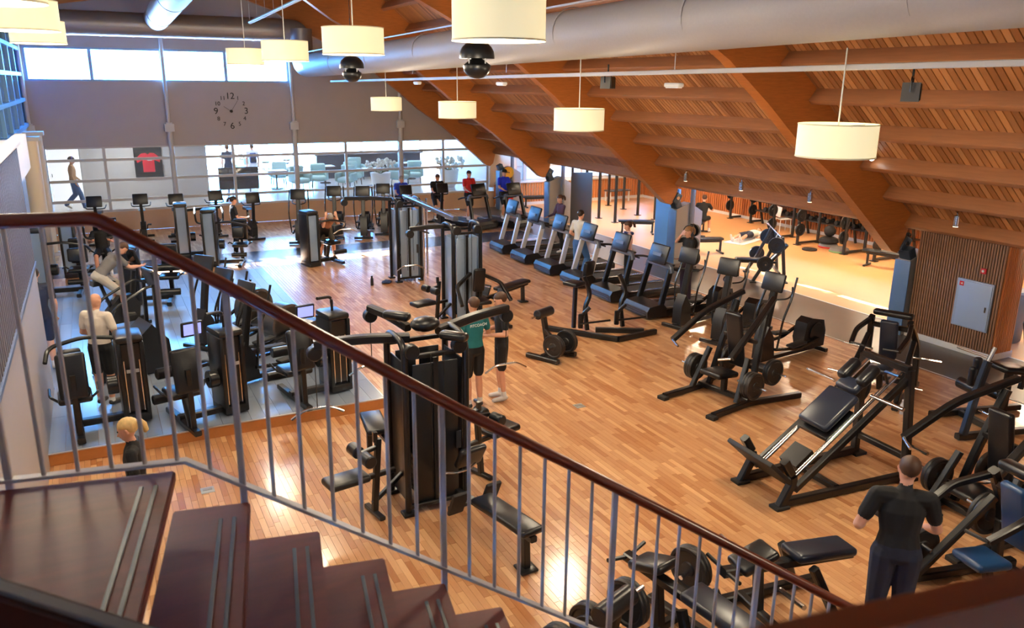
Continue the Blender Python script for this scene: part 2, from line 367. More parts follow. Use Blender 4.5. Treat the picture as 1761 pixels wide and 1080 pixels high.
# --- glulam frames, purlins, boards
def zroof(x): return 2.53+.81*(14.3-x) if x > 4 else zroof(4.001)-.2*(4-x)
low = [(4, 7.9), (5, 7.55), (6.02, 7.2), (6.81, 6.67), (7.95, 6.12), (9.4, 5.3), (10.34, 4.6), (11.1, 3.97), (12.13, 3.28), (13.2, 2.4), (13.95, 1.76), (14.12, 1.7), (14.26, 1.82)]
poly = low+[(14.42, 2.45)]+[(4, zroof(4.001)-.02)]
FRY = [3.5, 10.8, 18.1, 25.3, 29.75]
BB = {3.5: None}
for i, y in enumerate(FRY):
    t = thing('glulam_frame', ('haunched orange glulam roof beam nearest the stair landing', 'haunched glulam roof beam ending at the blue column beside the slat block', 'haunched glulam roof beam ending at the column beside the light blue panel', 'haunched glulam roof beam ending at the column beside the dark grey screen', 'haunched glulam roof beam set against the clock wall')[i], 'beam', (0, y, 0), 0, 'glulam roof frames')
    B().prism(poly, .26 if i < 4 else .2, 'xz').o('curved_rafter', GLULAM, t)
    B().prism([(-1.7, 6.9), (4, 7.9), (4, zroof(4.001)-.02), (-1.7, zroof(-1.7)-.02)], .26 if i < 4 else .2, 'xz').o('left_rafter', GLULAM, t)
    if i in (1, 2, 3):
        B().box((14.34, 0, 1.86), (.2, .34, .3), (0, 30, 0), .02).box((14.36, .2, 1.92), (.26, .06, .26), (0, 45, 0)).o('foot_shoe', STEELB, t)
        B().cyl((14.33, -.19, 1.88), (14.33, .19, 1.88), .05).o('hinge_pin', CHR, t)
PURLS = []; px_ = 14.42; k = 0; n_ = Vector((-.63, 0, -.777)); s_ = Vector((.777, 0, -.63))
while px_ > 4.2:
    c = Vector((px_, 0, zroof(px_)))+n_*.13
    for y0, y1 in zip(FRY, FRY[1:]):
        a, b = y0+.13, y1-.13
        if y1 == 29.75: b = 29.65
        o = B().box((0, 0, 0), (.11, b-a, .27), bev=.006).o('purlin', PURL); o.location = (c.x, (a+b)/2, c.z); o.rotation_euler = (0, rad(39), 0)
        PURLS.append(o)
    px_ -= .74; k += 1
ce = struct(B().prism([(14.7, zroof(14.7)+.05), (4, zroof(4.001)+.05), (-4.2, zroof(-4.2)+.05), (-4.2, zroof(-4.2)+.15), (4, zroof(4.001)+.2), (14.7, zroof(14.7)+.2)], 34, 'xz', 13).o('ceiling', mat('roof_deck', sr(110, 66, 32), .8)))  # eave past the left wall is added to stop sun entering the side windows
for o in PURLS: o.parent = ce
L_ = Vector((14.62, 0, zroof(14.62)))-Vector((4.05, 0, zroof(4.05))); mid = Vector(((14.62+4.05)/2, 0, zroof((14.62+4.05)/2)))
for i in range(240):
    t = rnd.random(); me = bpy.data.meshes.new('board'); hl = L_.length/2; w = .0575
    V = [(-hl, -w, .05), (hl, -w, .05), (hl, w, .05), (-hl, w, .05), (-hl, -w+.008, 0), (hl, -w+.008, 0), (hl, w-.008, 0), (-hl, w-.008, 0)]
    me.from_pydata(V, [], [(4, 7, 6, 5), (0, 4, 5, 1), (1, 5, 6, 2), (2, 6, 7, 3), (3, 7, 4, 0)])
    a = me.attributes.new('tone', 'FLOAT', 'POINT'); a.data.foreach_set('value', [t]*8); me.materials.append(BOARD)
    o = link('board', me, ce); o.location = (mid.x, 1.2+i*.12, mid.z); o.rotation_euler = (0, rad(39), 0)
# --- columns
for i, y in enumerate((10.64, 18.1, 25.3, 29.3)):
    t = thing('frame_column', ('blue-faced column joined to the slat-clad block', 'blue-faced grey column beside the light blue panel', 'blue-faced grey column beside the dark grey screen')[i] if i < 3 else 'dark grey column with coloured weight plates hung on it', 'column', (14.3, y, 0), 0, 'frame columns' if i < 3 else None)
    if i == 3: tag(t, 'dark grey column with coloured weight plates hung on it', 'column')
    B().prism([(0.02, 0), (.95, 0), (.95, 1.45), (.5, 1.72), (.02, 1.55)], .3, 'xz').o('shaft', GREYC, t)
    B().box((.01, 0, .77), (.03, .36, 1.54), bev=.01).o('front_face', BLUEP, t)
    B().box((.1, .0, 1.68), (.2, .26, .24), (0, -25, 0), .02).o('steel_head', STEELB, t)
    B().cyl((.55, -.19, 0), (.55, -.19, 2.5), .07).o('drain_pipe', mat('pipe_grey', sr(120, 118, 118), .45), t)
# blue painted panel beside the second column
t = thing('blue_panel', 'light blue flat wall panel with grey plinth behind the second column', 'panel', (14.75, 18.9, 0))
B().box((0, 0, 1.2), (.08, 1.05, 1.7), bev=.01).o('board', mat('light_blue_panel', sr(120, 176, 228), .5), t); B().box((0, 0, .18), (.1, 1.05, .34)).o('plinth', GREYC, t)
# --- slat-clad block with fire cabinet
t = struct(thing('wall_slat_block', None, None, (14.4, 8.62, 0)))
del t['label'], t['category']
B().box((.345, .92, 1.3), (.6, 1.76, 2.6)).o('core', FELT, t)
for i in range(34): B().box((.035, .05+i*.0525, 1.36), (.03, .034, 2.5)).o('slat', SLATW, t)
for i in range(11): B().box((.08+i*.0525, .025, 1.36), (.034, .03, 2.5)).o('slat', SLATO, t)
B().box((.34, .92, .06), (.66, 1.84, .12)).o('skirting', WHP, t)
t = thing('fire_cabinet', 'pale grey-blue hose cabinet with red corner sign on the slat wall', 'cabinet', (14.41, 9.12, .52))
B().box((0, 0, .45), (.05, .72, .92), bev=.01).o('body', mat('cabinet_frame', sr(150, 165, 190), .4), t)
d = B().box((-.03, -.02, .45), (.02, .64, .86), bev=.006).o('door', mat('cabinet_door', sr(158, 178, 208), .4), t)
B().box((-.043, .255, .82), (.004, .085, .085)).o('sign', mat('sign_red', sr(205, 24, 40), .5), d); B().prism([(.235, .80), (.28, .82), (.235, .84)], .003, 'yz', -.0465).o('flame_mark', WHP, d)
B().box((-.045, -.28, .42), (.02, .03, .1)).o('handle', CHR, d)
t = thing('fire_call_point', 'small red fire call point above the hose cabinet', 'alarm', (14.42, 9.02, 1.64))
B().box((-.01, 0, 0), (.04, .1, .1), bev=.01).o('body', mat('sign_red', (.6, .01, .02)), t); B().cyl((-.04, 0, 0), (-.03, 0, 0), .025).o('button', WHP, t)
# --- ducts
def ring(b, c, axis, r, w=.03): b.lathe([(r, -w/2), (r+.012, -w/2), (r+.012, w/2), (r, w/2)], c, axis, 28, cap=False)
t = thing('air_duct', 'large grey round air duct hanging along the hall beside the lamps', 'duct', (0, 0, 0))
dx, dz = 6.62, 5.42
pth = [(dx, -1, dz+.38), (dx, 9, dz+.22), (dx, 18, dz+.1), (dx, 27.2, dz)]
B().tube(pth, .36, 28).o('pipe', DUCTF, t)
e = fil([(dx, 27.1, dz), (dx, 28.6, dz), (dx, 28.6, 6.6)], .9, 8); B().tube(e, .36, 28, up=(1, 0, 0)).o('elbow', DUCT, t)
for y in (2, 5, 8, 11, 14, 17, 20.5, 24):
    b = B(); zz = dz+.38*(27-y)/28; ring(b, (dx, y, zz), (0, 1, 0), .358); b.o('joint_ring', DUCTF, t)
B().bar([(dx-.37, -1, dz+.72), (dx-.37, 27, dz+.36)], .02, .03).o('hanging_rail', SIL, t)
t = thing('wall_duct', 'galvanised spiral duct running across above the high windows', 'duct', (0, 0, 0))
B().tube([(-1.7, 28.9, 6.55), (6.0, 28.9, 6.55)], .36, 26, up=(0, 1, 0)).o('pipe', DUCT, t)
B().tube(fil([(5.9, 28.9, 6.55), (6.62, 28.9, 6.55), (6.62, 28.75, 5.9)], .5, 8), .35, 26, up=(0, 1, 0)).o('elbow', DUCT, t)
for i in range(8): b = B(); ring(b, (-1.2+i*.9, 28.9, 6.55), (1, 0, 0), .36); b.o('seam', DUCT, t)
t = thing('branch_duct', 'short round branch duct pointing into the hall below the ridge', 'duct', (2.2, 0, 6.75))
B().tube([(0, 17, .35), (0, 28.5, 0)], .37, 26).o('pipe', DUCT, t); 
for y in (19, 23, 27): b = B(); ring(b, (0, y, .35*(28.6-y)/11.6), (0, 1, 0), .37); b.o('seam', DUCT, t)
# --- lighting track, tube light
t = thing('lighting_track', 'thin grey track hanging along the hall under the duct', 'track', (0, 0, 0))
B().bar([(7.0, -1, 5.15), (7.0, 26.5, 4.92)], .05, .06).o('profile', mat('track_grey', sr(180, 176, 174), .5), t)
for y in (4, 9, 14, 19, 24): B().tube([(7.0, y, 5.1), (7.0, y, 5.4)], .006, 5).o('hanger', SIL, t)
for y, lab in ((18.7, 'a'), (14.2, 'b'), (9.0, 'c')):
    q = thing('track_spot', 'small white emergency light clipped under the lighting track', 'lamp', (7.0, y, 4.93), 0, 'emergency lights on the track')
    B().box((0, 0, -.03), (.1, .32, .06), bev=.02).o('housing', WHP, q); B().box((0, 0, -.065), (.07, .26, .01)).o('diffuser', mat('spot_diffuser', (.9, .9, .9), .3), q)
t = thing('linear_pendant', 'slim diagonal white tube light hung on many thin wires', 'lamp', (0, 0, 0))
A_, B_ = Vector((3.75, 21.5, 6.28)), Vector((4.3, 13.5, 6.7))
B().tube([A_, B_], .04, 10).o('tube', mat('tube_white', sr(190, 210, 230), .35), t)
for i in range(12): p = A_.lerp(B_, i/11.); B().tube([p, p+Vector((0, 0, 1.9))], .005, 4).o('wire', SIL, t)
# --- pendant drum lamps
SHADE = mat('cream_lamp_shade', sr(232, 224, 188), .7, emit=sr(255, 240, 190), es=.5)
DIFF = mat('lamp_diffuser', (.9, .88, .8), .7, emit=sr(255, 246, 215), es=1.3)
def lamp(x, y, z, lab, grp):
    t = thing('drum_pendant', lab, 'lamp', (x, y, z), 0, grp); R_, H = .4, .34
    B().lathe([(R_-.004, -H/2), (R_, -H/2), (R_, H/2), (R_-.004, H/2)], n=40, cap=False).o('shade', SHADE, t)
    B().lathe([(R_-.005, -H/2+.03), (0, -H/2+.03)], n=40, cap=False).o('diffuser', DIFF, t)
    B().tube([(0, 0, H/2-.05), (0, 0, H/2+.75 if x > 5 else H/2+2.)], .008, 6).o('cord', WHP, t)
    b = B(); [b.tube([(0, 0, H/2-.03), (R_*math.cos(a), R_*math.sin(a), H/2-.02)], .005, 4) for a in (0, 2.09, 4.19)]; b.o('spider', SIL, t)
    b = B().lathe([(R_, -H/2-.004), (R_+.004, -H/2-.004), (R_+.004, -H/2+.012), (R_, -H/2+.012)], n=40, cap=False); b.lathe([(R_, H/2-.012), (R_+.004, H/2-.012), (R_+.004, H/2), (R_, H/2)], n=40, cap=False); b.o('trim_ring', mat('shade_trim', sr(225, 220, 190), .6), t)
    point('lamp_glow', (x, y, z-.3), 170, WARM, .25)
for y in (1.2, 6.15, 11.3, 16.2, 20.9): lamp(6.95, y, 4.36, 'cream drum pendant hanging from the track beside the grey duct', 'drum pendants under the lighting track')
for y in (6.55, 10.9, 15.1, 19.2): lamp(3.2, y, 5.42, 'cream drum pendant hanging over the middle of the hall', 'drum pendants over the middle of the hall')
for y in (7.5, 11.6, 15.5): lamp(-.58, y, 5.62, 'cream drum pendant hanging close to the blue side windows', 'drum pendants by the side windows')
# --- ball loudspeakers
for x, y, z in ((4.0, 8.75, 5.17), (3.95, 13.6, 5.12)):
    t = thing('ball_speaker', 'black spherical loudspeaker split in two halves hanging on a cable', 'speaker', (x, y, z), 0, 'hanging ball loudspeakers')
    B().lathe([(.2, 0), (.2, .03)]+[(.2*math.cos(a), .03+.17*math.sin(a)) for a in (.3, .6, .9, 1.2)]+[(0, .2)], n=28).o('upper_dome', PLA, t)
    B().lathe([(0, .02), (.06, .0), (.155, -.07), (.16, -.09)]+[(.16*math.cos(a), -.09-.13*math.sin(a)) for a in (.35, .7, 1.05, 1.3)]+[(0, -.22)], n=28).o('lower_bowl', PLA, t)
    b = B(); [b.tube([(.13*math.cos(a), .13*math.sin(a), -.08), (.13*math.cos(a), .13*math.sin(a), .02)], .007, 6) for a in (.4, 1.97, 3.54, 5.1)]; b.o('spacer_rods', SIL, t)
    B().tube([(0, 0, .18), (0, 0, 2.6)], .006, 5).o('cable', MET, t)
# box speakers and spotlights under the roof
for x, y, z in ((8.0, 6.15, 4.85), (8.0, 12.1, 4.93)):
    t = thing('box_speaker', 'small grey box loudspeaker tilted on a black bracket under the roof', 'speaker', (x, y, z), 35, 'box loudspeakers under the roof')
    B().prism([(-.13, -.1), (.13, -.1), (.11, .1), (-.11, .1)], .18, 'xz').o('cabinet', mat('speaker_grey', sr(92, 92, 96), .5), t); B().box((0, -.095, 0), (.2, .012, .17)).o('grille', PLA, t)
    B().tube(fil([(-.15, 0, 0), (-.15, 0, .16), (.15, 0, .16), (.15, 0, 0)], .04), .01, 6).tube([(0, 0, .16), (0, 0, .3)], .014, 6).o('bracket', MET, t)
for x, y in ((13.8, 17.0), (13.8, 14.9), (13.8, 12.75), (13.8, 9.3)):
    z = zroof(x)-.36; t = thing('spot_lamp', 'small chrome cylinder spot hanging under the lowest purlins', 'lamp', (x, y, z), 0, 'chrome spots under the eaves')
    B().cyl((0, 0, -.1), (0, 0, .1), .055, 16, .01).o('can', CHR, t); B().cyl((0, 0, -.112), (0, 0, -.1), .045).o('lens', DIFF, t); B().tube(fil([(0, 0, .1), (0, 0, .16), (.12, 0, .2)], .03), .012, 6).o('arm', CHR, t)
t = thing('round_spot', 'lit round spotlight fixed to the glulam frame', 'lamp', (12.75, 10.5, 3.7)); B().cyl((0, 0, 0), (-.03, -.1, -.06), .06).o('can', CHR, t); B().cyl((-.03, -.1, -.06), (-.034, -.112, -.067), .05).o('lens', mat('lit_spot', (1, 1, 1), .3, emit=(1, .98, .9), es=8), t); B().tube([(0, 0, 0), (0, .16, .05)], .012, 6).o('arm', CHR, t)
# annex ceiling spots (light pools in the annex)
for x, y in ((16.6, 10.5), (19.6, 10.5), (16.6, 15), (19.6, 15), (16.6, 19.5), (19.6, 19.5), (16.6, 24.5), (19.6, 24.5), (18, 28.5)):
    t = thing('ceiling_panel', 'square lit ceiling panel in the low annex ceiling', 'lamp', (x, y, 2.79), 0, 'annex ceiling panels')
    B().box((0, 0, 0), (.6, .6, .03)).o('frame', WHP, t); B().box((0, 0, -.017), (.54, .54, .006)).o('diffuser', mat('panel_diffuser', (1, .9, .75), .5, emit=(1, .86, .66), es=6), t)
    area('annex_panel_light', (x, y, 2.74), (x, y, 0), .54, .54, 75, (1, .8, .55))
# ================================================================== STAIR
SA = rad(10.8); ST = Vector((math.cos(SA), -math.sin(SA), 0)); SW = Vector((math.sin(SA), math.cos(SA), 0)); K = 3.1
def SP(t, w, z): return ST*t+SW*w+Vector((0, 0, CAMZ+z))
STW = mat('stained_stair_wood', sr(104, 30, 22), .5, noise=.35, nscale=4, stretch=(1, 6, 6), spec=.2)
STWN = mat('stair_wood_edge', sr(120, 52, 36), .35, noise=.2)
HRW = mat('handrail_wood', sr(120, 44, 20), .28, noise=.3, nscale=3, stretch=(1, 8, 8), spec=.6)
RAILG = mat('grey_rail_paint', sr(186, 182, 186), .45)
stair = struct(thing('stair', 'dark red-brown wooden staircase with grip strips descending into the gym', 'stairs'))
GO, RI, Z0 = .0852*K, .0559*K, -.470*K
def tread(t0, t1, w0, w1, z, name='tread'):
    b = B(); q = [SP(t0, w0, z), SP(t1, w0, z), SP(t1, w1, z), SP(t0, w1, z)]; h = .045
    v = [b.bm.verts.new(p) for p in q]+[b.bm.verts.new(p-Vector((0, 0, h))) for p in q]
    for f in ((0, 1, 2, 3), (7, 6, 5, 4), (0, 4, 5, 1), (1, 5, 6, 2), (2, 6, 7, 3), (3, 7, 4, 0)): b.bm.faces.new([v[i] for i in f])
    bmesh.ops.bevel(b.bm, geom=b.bm.edges[:], offset=.006, segments=2, affect='EDGES')
    o = b.o(name, STW, stair)
    for d in (.055, .105):
        g = B(); g.bar([SP(t1-d, w0+.05, z+.002), SP(t1-d, w1-.12, z+.002)], .014, .008); g.o('grip_strip', mat('grip_rubber', sr(52, 52, 66), .4), o)
    return o
WN = .9
tread(-2.1, -.146*K, WN, 1.0*K, Z0, 'landing')
for i in range(18):
    t1 = -.146*K+GO*(i+1); tread(t1-GO-.025, t1, WN, 1.0*K, Z0-RI*(i+1))
# stringers under the treads
for w in (1.5,):
    a = -.146*K-.1; b = B(); n = 17.6
    b.sweep([(-.03, -.13), (.03, -.13), (.03, .13), (-.03, .13)], [SP(-2.1, w, Z0-.2), SP(a, w, Z0-.2), SP(a+GO*n, w, Z0-.2-RI*n)]); b.o('stringer', mat('stringer_steel', sr(90, 86, 88), .5), stair)
# far railing
rl = thing('stair_railing', 'grey metal stair railing with brown wooden handrail along the stairs', 'railing')
w = 1.0*K+.03
def R2(t, z): return SP(t*K, 1.0*K+.03, z*K)
hp = [R2(-.75, -.151), R2(-.2, -.152), R2(-.12, -.204), R2(.006, -.288), R2(.227, -.436), R2(.4, -.545), R2(.6, -.674), R2(.857, -.842), R2(1.3, -1.13)]
prof = [(.030*math.cos(a), .026*math.sin(a)) for a in [i*math.pi/6 for i in range(12)]]
B().sweep(prof, fil(hp[:3], .03, 3)[:-1]+hp[2:]).o('handrail', HRW, rl)
bp = [R2(-.75, -.463), R2(-.134, -.463), R2(1.3, -1.385)]
B().bar(bp, .04, .014).o('bottom_rail', RAILG, rl)
def lerpz(path, t):
    for a, b in zip(path, path[1:]):
        ta, tb = a.dot(ST), b.dot(ST)
        if ta <= t <= tb: return (a.z+(b.z-a.z)*(t-ta)/(tb-ta))
    return path[-1].z
base = ST*0+SW*w
t = -2.2; i = 0
while t < 3.9:
    p = ST*t+SW*w; zt, zb = lerpz(hp, t), lerpz(bp, t); thick = (i % 7 == 3)
    if thick: B().bar([(p.x, p.y, zb-.16), (p.x, p.y, zt-.01)], .026, .026, up=ST).o('newel_post', RAILG, rl)
    else: B().tube([(p.x, p.y, zb), (p.x, p.y, zt-.01)], .0085, 8, up=ST).o('baluster', RAILG, rl)
    t += .117; i += 1
# near-side wooden handrails close to the photographer
def ray(px, py, d): return Vector((0, 0, CAMZ))+(FW+RT*((px-880.5)/FOC)-UP*((py-540)/FOC))*d
nb = thing('near_handrail', 'wide brown wooden handrail of the upper flight beside the staircase', 'handrail')
a, b_ = ray(1130, 1160, .9), ray(2000, 955, 1.25)
dn = (b_-a).normalized(); side = dn.cross(Vector((0, 0, 1))).normalized()
v = B().sweep([(-.03, -.13), (.03, -.13), (.035, -.01), (.025, .012), (-.025, .012), (-.035, -.01)], [a, b_]); v.o('rail_board', HRW, nb)
B().bar([a+Vector((0, 0, -.3)), b_+Vector((0, 0, -.3))], .05, .3).o('side_board', mat('kerb_wood', sr(60, 20, 14), .5, noise=.2), nb)
nl = thing('landing_kerb', 'dark wooden kerb with grey metal edge strip along the landing', 'kerb')
a, b_ = ray(-160, 962, 1.75), ray(420, 1148, 1.6)
B().sweep([(-.03, -.3), (.03, -.3), (.03, 0), (-.03, 0)], [a, b_]).o('board', mat('kerb_wood', sr(60, 20, 14), .5, noise=.2), nl)
B().bar([a+Vector((0, 0, .006)), b_+Vector((0, 0, .006))], .03, .012).o('edge_strip', mat('strip_grey', sr(110, 106, 112), .5), nl)
# ================================================================== MACHINES (local +Y = the way the user faces)
def treadmill(loc, rz, label, group, light):
    t = thing('treadmill', label, 'treadmill', loc, rz, group); U = SIL if light else BLK
    B().box((0, -.2, .11), (.84, 1.75, .15), bev=.03).o('deck', PLA, t)
    B().box((0, -.25, .19), (.5, 1.55, .012)).o('belt', RUB, t)
    for s in (-1, 1):
        B().box((s*.34, -.25, .195), (.15, 1.6, .03), bev=.01).o('foot_rail', MET, t)
        B().bar([(s*.4, .66, .24), (s*.37, .42, 1.08)], .075, .13, up=(0, 1, 0)).o('upright', U, t)
        B().tube(fil([(s*.37, .4, 1.1), (s*.36, .05, 1.06), (s*.36, -.2, .98)], .08), .026, 8).o('handrail', PLA, t)
    B().prism([(.5, .06), (1.0, .06), (1.02, .2), (.96, .3), (.6, .34), (.5, .24)], .88, 'yz').o('motor_hood', PLA, t)
    for z in (.12, .165, .21): B().bar([(-.36, 1.015, z), (.36, 1.015, z)], .012, .02).o('vent_rib', mat('vent_grey', (.05, .055, .065), .3), t)
    B().bar(fil([(-.42, .43, 1.0), (-.38, .43, 1.14), (.38, .43, 1.14), (.42, .43, 1.0)], .1), .12, .09, up=(0, 1, 0)).o('arch', mat('arch_grey_plastic', (.09, .11, .15), .25), t)
    c = B().box((0, .47, 1.36), (.62, .06, .42), (18, 0, 0), .03).o('console', PLA, t)
    B().box((0, .435, 1.36), (.5, .012, .31), (18, 0, 0)).o('screen', SCR, c); B().box((0, .52, 1.36), (.3, .01, .07), (18, 0, 0)).o('logo_plate', mat('logo_grey', (.09, .09, .1), .4), c)
    B().box((0, .3, 1.12), (.5, .2, .05), bev=.015).o('tray', PLA, t); B().tube([(-.36, .2, 1.02), (.36, .2, 1.02)], .02, 8).o('grip_bar', PLA, t)
    return t
def cross_trainer(loc, rz, label, group=None, round_drum=False):
    t = thing('cross_trainer', label, 'cross trainer', loc, rz, group)
    B().bar([(0, -.95, .07), (0, .8, .07)], .1, .08).o('base_beam', BLK, t)
    for y, w in ((.8, .6), (-.95, .55)): B().bar([(-w/2, y, .05), (w/2, y, .05)], .08, .07).o('foot', BLK, t)
    if round_drum:
        for s in (-1, 1): B().cyl((s*.06, -.75, .42), (s*.14, -.75, .42), .37, 30, .02).o('flywheel_cover', PLA, t)
        B().lathe([(.33, -.15), (.39, -.15), (.39, .15), (.33, .15)], (0, -.75, .42), (1, 0, 0), 30, cap=False).o('rim', mat('drum_rim', (.10, .10, .11), .25, .6), t)
    else:
        B().prism([(-1.05, .1), (-.5, .1), (-.42, .32), (-.48, .62), (-.62, .7), (-.98, .62), (-1.06, .4)], .26, 'yz').o('rear_housing', PLA, t)
        for s in (-1, 1): B().cyl((s*.13, -.76, .4), (s*.16, -.76, .4), .2, 24, .01).o('crank_disc', MET, t)
    B().bar(fil([(0, .62, .08), (0, .55, .7), (0, .42, 1.35)], .2), .12, .1, up=(0, 1, 0)).o('mast', BLK, t)
    B().prism([(.38, .1), (.74, .1), (.72, .5), (.6, .72), (.44, .5)], .22, 'yz').o('front_cover', PLA, t)
    for s in (-1, 1):
        B().bar(fil([(s*.2, .5, .3), (s*.2, -.2, .26+s*.06), (s*.19, -.78, .42+s*.12)], .1), .06, .05).o('pedal_arm', MET, t)
        B().box((s*.2, -.12, .36+s*.06), (.17, .42, .05), (s*4, 0, 0), .02).o('foot_plate', RUB, t)
        B().tube(fil([(s*.24, .5, .32), (s*.3, .48, .9), (s*.3, .3, 1.25), (s*.28, .18, 1.62)], .12), .02, 8).o('moving_arm', MET, t)
        B().tube(fil([(s*.08, .42, 1.2), (s*.2, .3, 1.22), (s*.2, .16, 1.28), (s*.17, .14, 1.42)], .06), .016, 8).o('fixed_grip', PLA, t)
    c = B().box((0, .46, 1.52), (.46, .06, .34), (16, 0, 0), .03).o('console', PLA, t); B().box((0, .425, 1.52), (.36, .01, .25), (16, 0, 0)).o('screen', SCR, c)
    return t
def upright_bike(loc, rz, label, group=None):
    t = thing('exercise_bike', label, 'exercise bike', loc, rz, group)
    for y in (.5, -.5): B().bar([(-.28, y, .04), (.28, y, .04)], .08, .07).o('foot', BLK, t)
    B().bar([(0, -.5, .09), (0, .5, .09)], .09, .08).o('base_beam', BLK, t)
    B().prism([(-.28, .1), (.4, .1), (.44, .4), (.3, .62), (.05, .6), (-.2, .35)], .16, 'yz').o('drive_housing', PLA, t)
    B().bar([(0, -.1, .35), (0, -.25, .88)], .06, .06, up=(0, 1, 0)).o('seat_post', MET, t)
    B().prism([(-.42, .88), (-.1, .9), (.02, .92), (-.05, .96), (-.4, .98)], .2, 'yz').o('saddle', PAD, t)
    B().bar([(0, .32, .5), (0, .42, 1.2)], .09, .08, up=(0, 1, 0)).o('mast', BLK, t)
    c = B().box((0, .42, 1.35), (.44, .06, .34), (16, 0, 0), .03).o('console', PLA, t); B().box((0, .385, 1.35), (.35, .01, .25), (16, 0, 0)).o('screen', SCR, c)
    for s in (-1, 1):
        B().tube(fil([(0, .4, 1.12), (s*.26, .34, 1.12), (s*.28, .12, 1.2)], .07), .018, 8).o('handlebar', PLA, t)
        B().bar([(s*.1, .08, .35), (s*.12, .08+s*.1, .22 if s > 0 else .48)], .03, .03, up=(0, 1, 0)).o('crank', MET, t)
        B().box((s*.18, .08+s*.1, .22 if s > 0 else .48), (.11, .2, .035), bev=.01).o('pedal', RUB, t)
    return t
def plate_mesh(r, th):
    return B().lathe([(.03, -th/2), (r*.3, -th/2), (r*.34, -th*.25), (r*.78, -th*.25), (r*.84, -th/2), (r*.97, -th/2), (r, -th*.3), (r, th*.3), (r*.97, th/2), (r*.84, th/2), (r*.78, th*.25), (r*.34, th*.25), (r*.3, th/2), (.03, th/2)], n=28).mesh('weight_plate')
PLM = {}
def plate(parent, c, axis, r=.22, th=.045, mt=None, n=1, name='weight_plate'):
    k = (r, th, (mt or PLT).name)
    if k not in PLM: PLM[k] = plate_mesh(r, th); PLM[k].materials.append(mt or PLT)
    ax = Vector(axis).normalized()
    for i in range(n):
        o = link(name, PLM[k], parent); o.location = Vector(c)+ax*(th*1.02*i); o.rotation_euler = Vector((0, 0, 1)).rotation_difference(ax).to_euler()
def pad(c, size, rot, t, name='pad', mt=None): return B().box(c, size, rot, min(size)*.42, 3).o(name, mt or PAD, t)
def roller(p0, p1, r, t, name='roller_pad'): return B().cyl(p0, p1, r, 16, .012).o(name, PAD, t)
def stack(t, x, y, w=.5, d=.34, h=1.45, front=SHR):
    b = B(); b.box((x, y, .08), (w, d, .12), bev=.02); b.o('stack_base', BLK, t)
    for s in (-1, 1): B().box((x+s*(w/2-.03), y, h/2+.1), (.06, d, h), bev=.02).o('stack_side', BLK, t)
    B().box((x, y, h/2+.12), (w-.1, d*.8, h-.1)).o('shroud', front, t)
    B().box((x, y, h+.14), (w, d, .1), bev=.04).o('stack_cap', PLA, t)
    for k in range(3): B().box((x+(k-1)*.1, y-d*.41, h*.5), (.012, .01, h*.7)).o('guide_rod', CHR, t)
LEGEND = mat('machine_badge', (.35, .35, .36), .4)
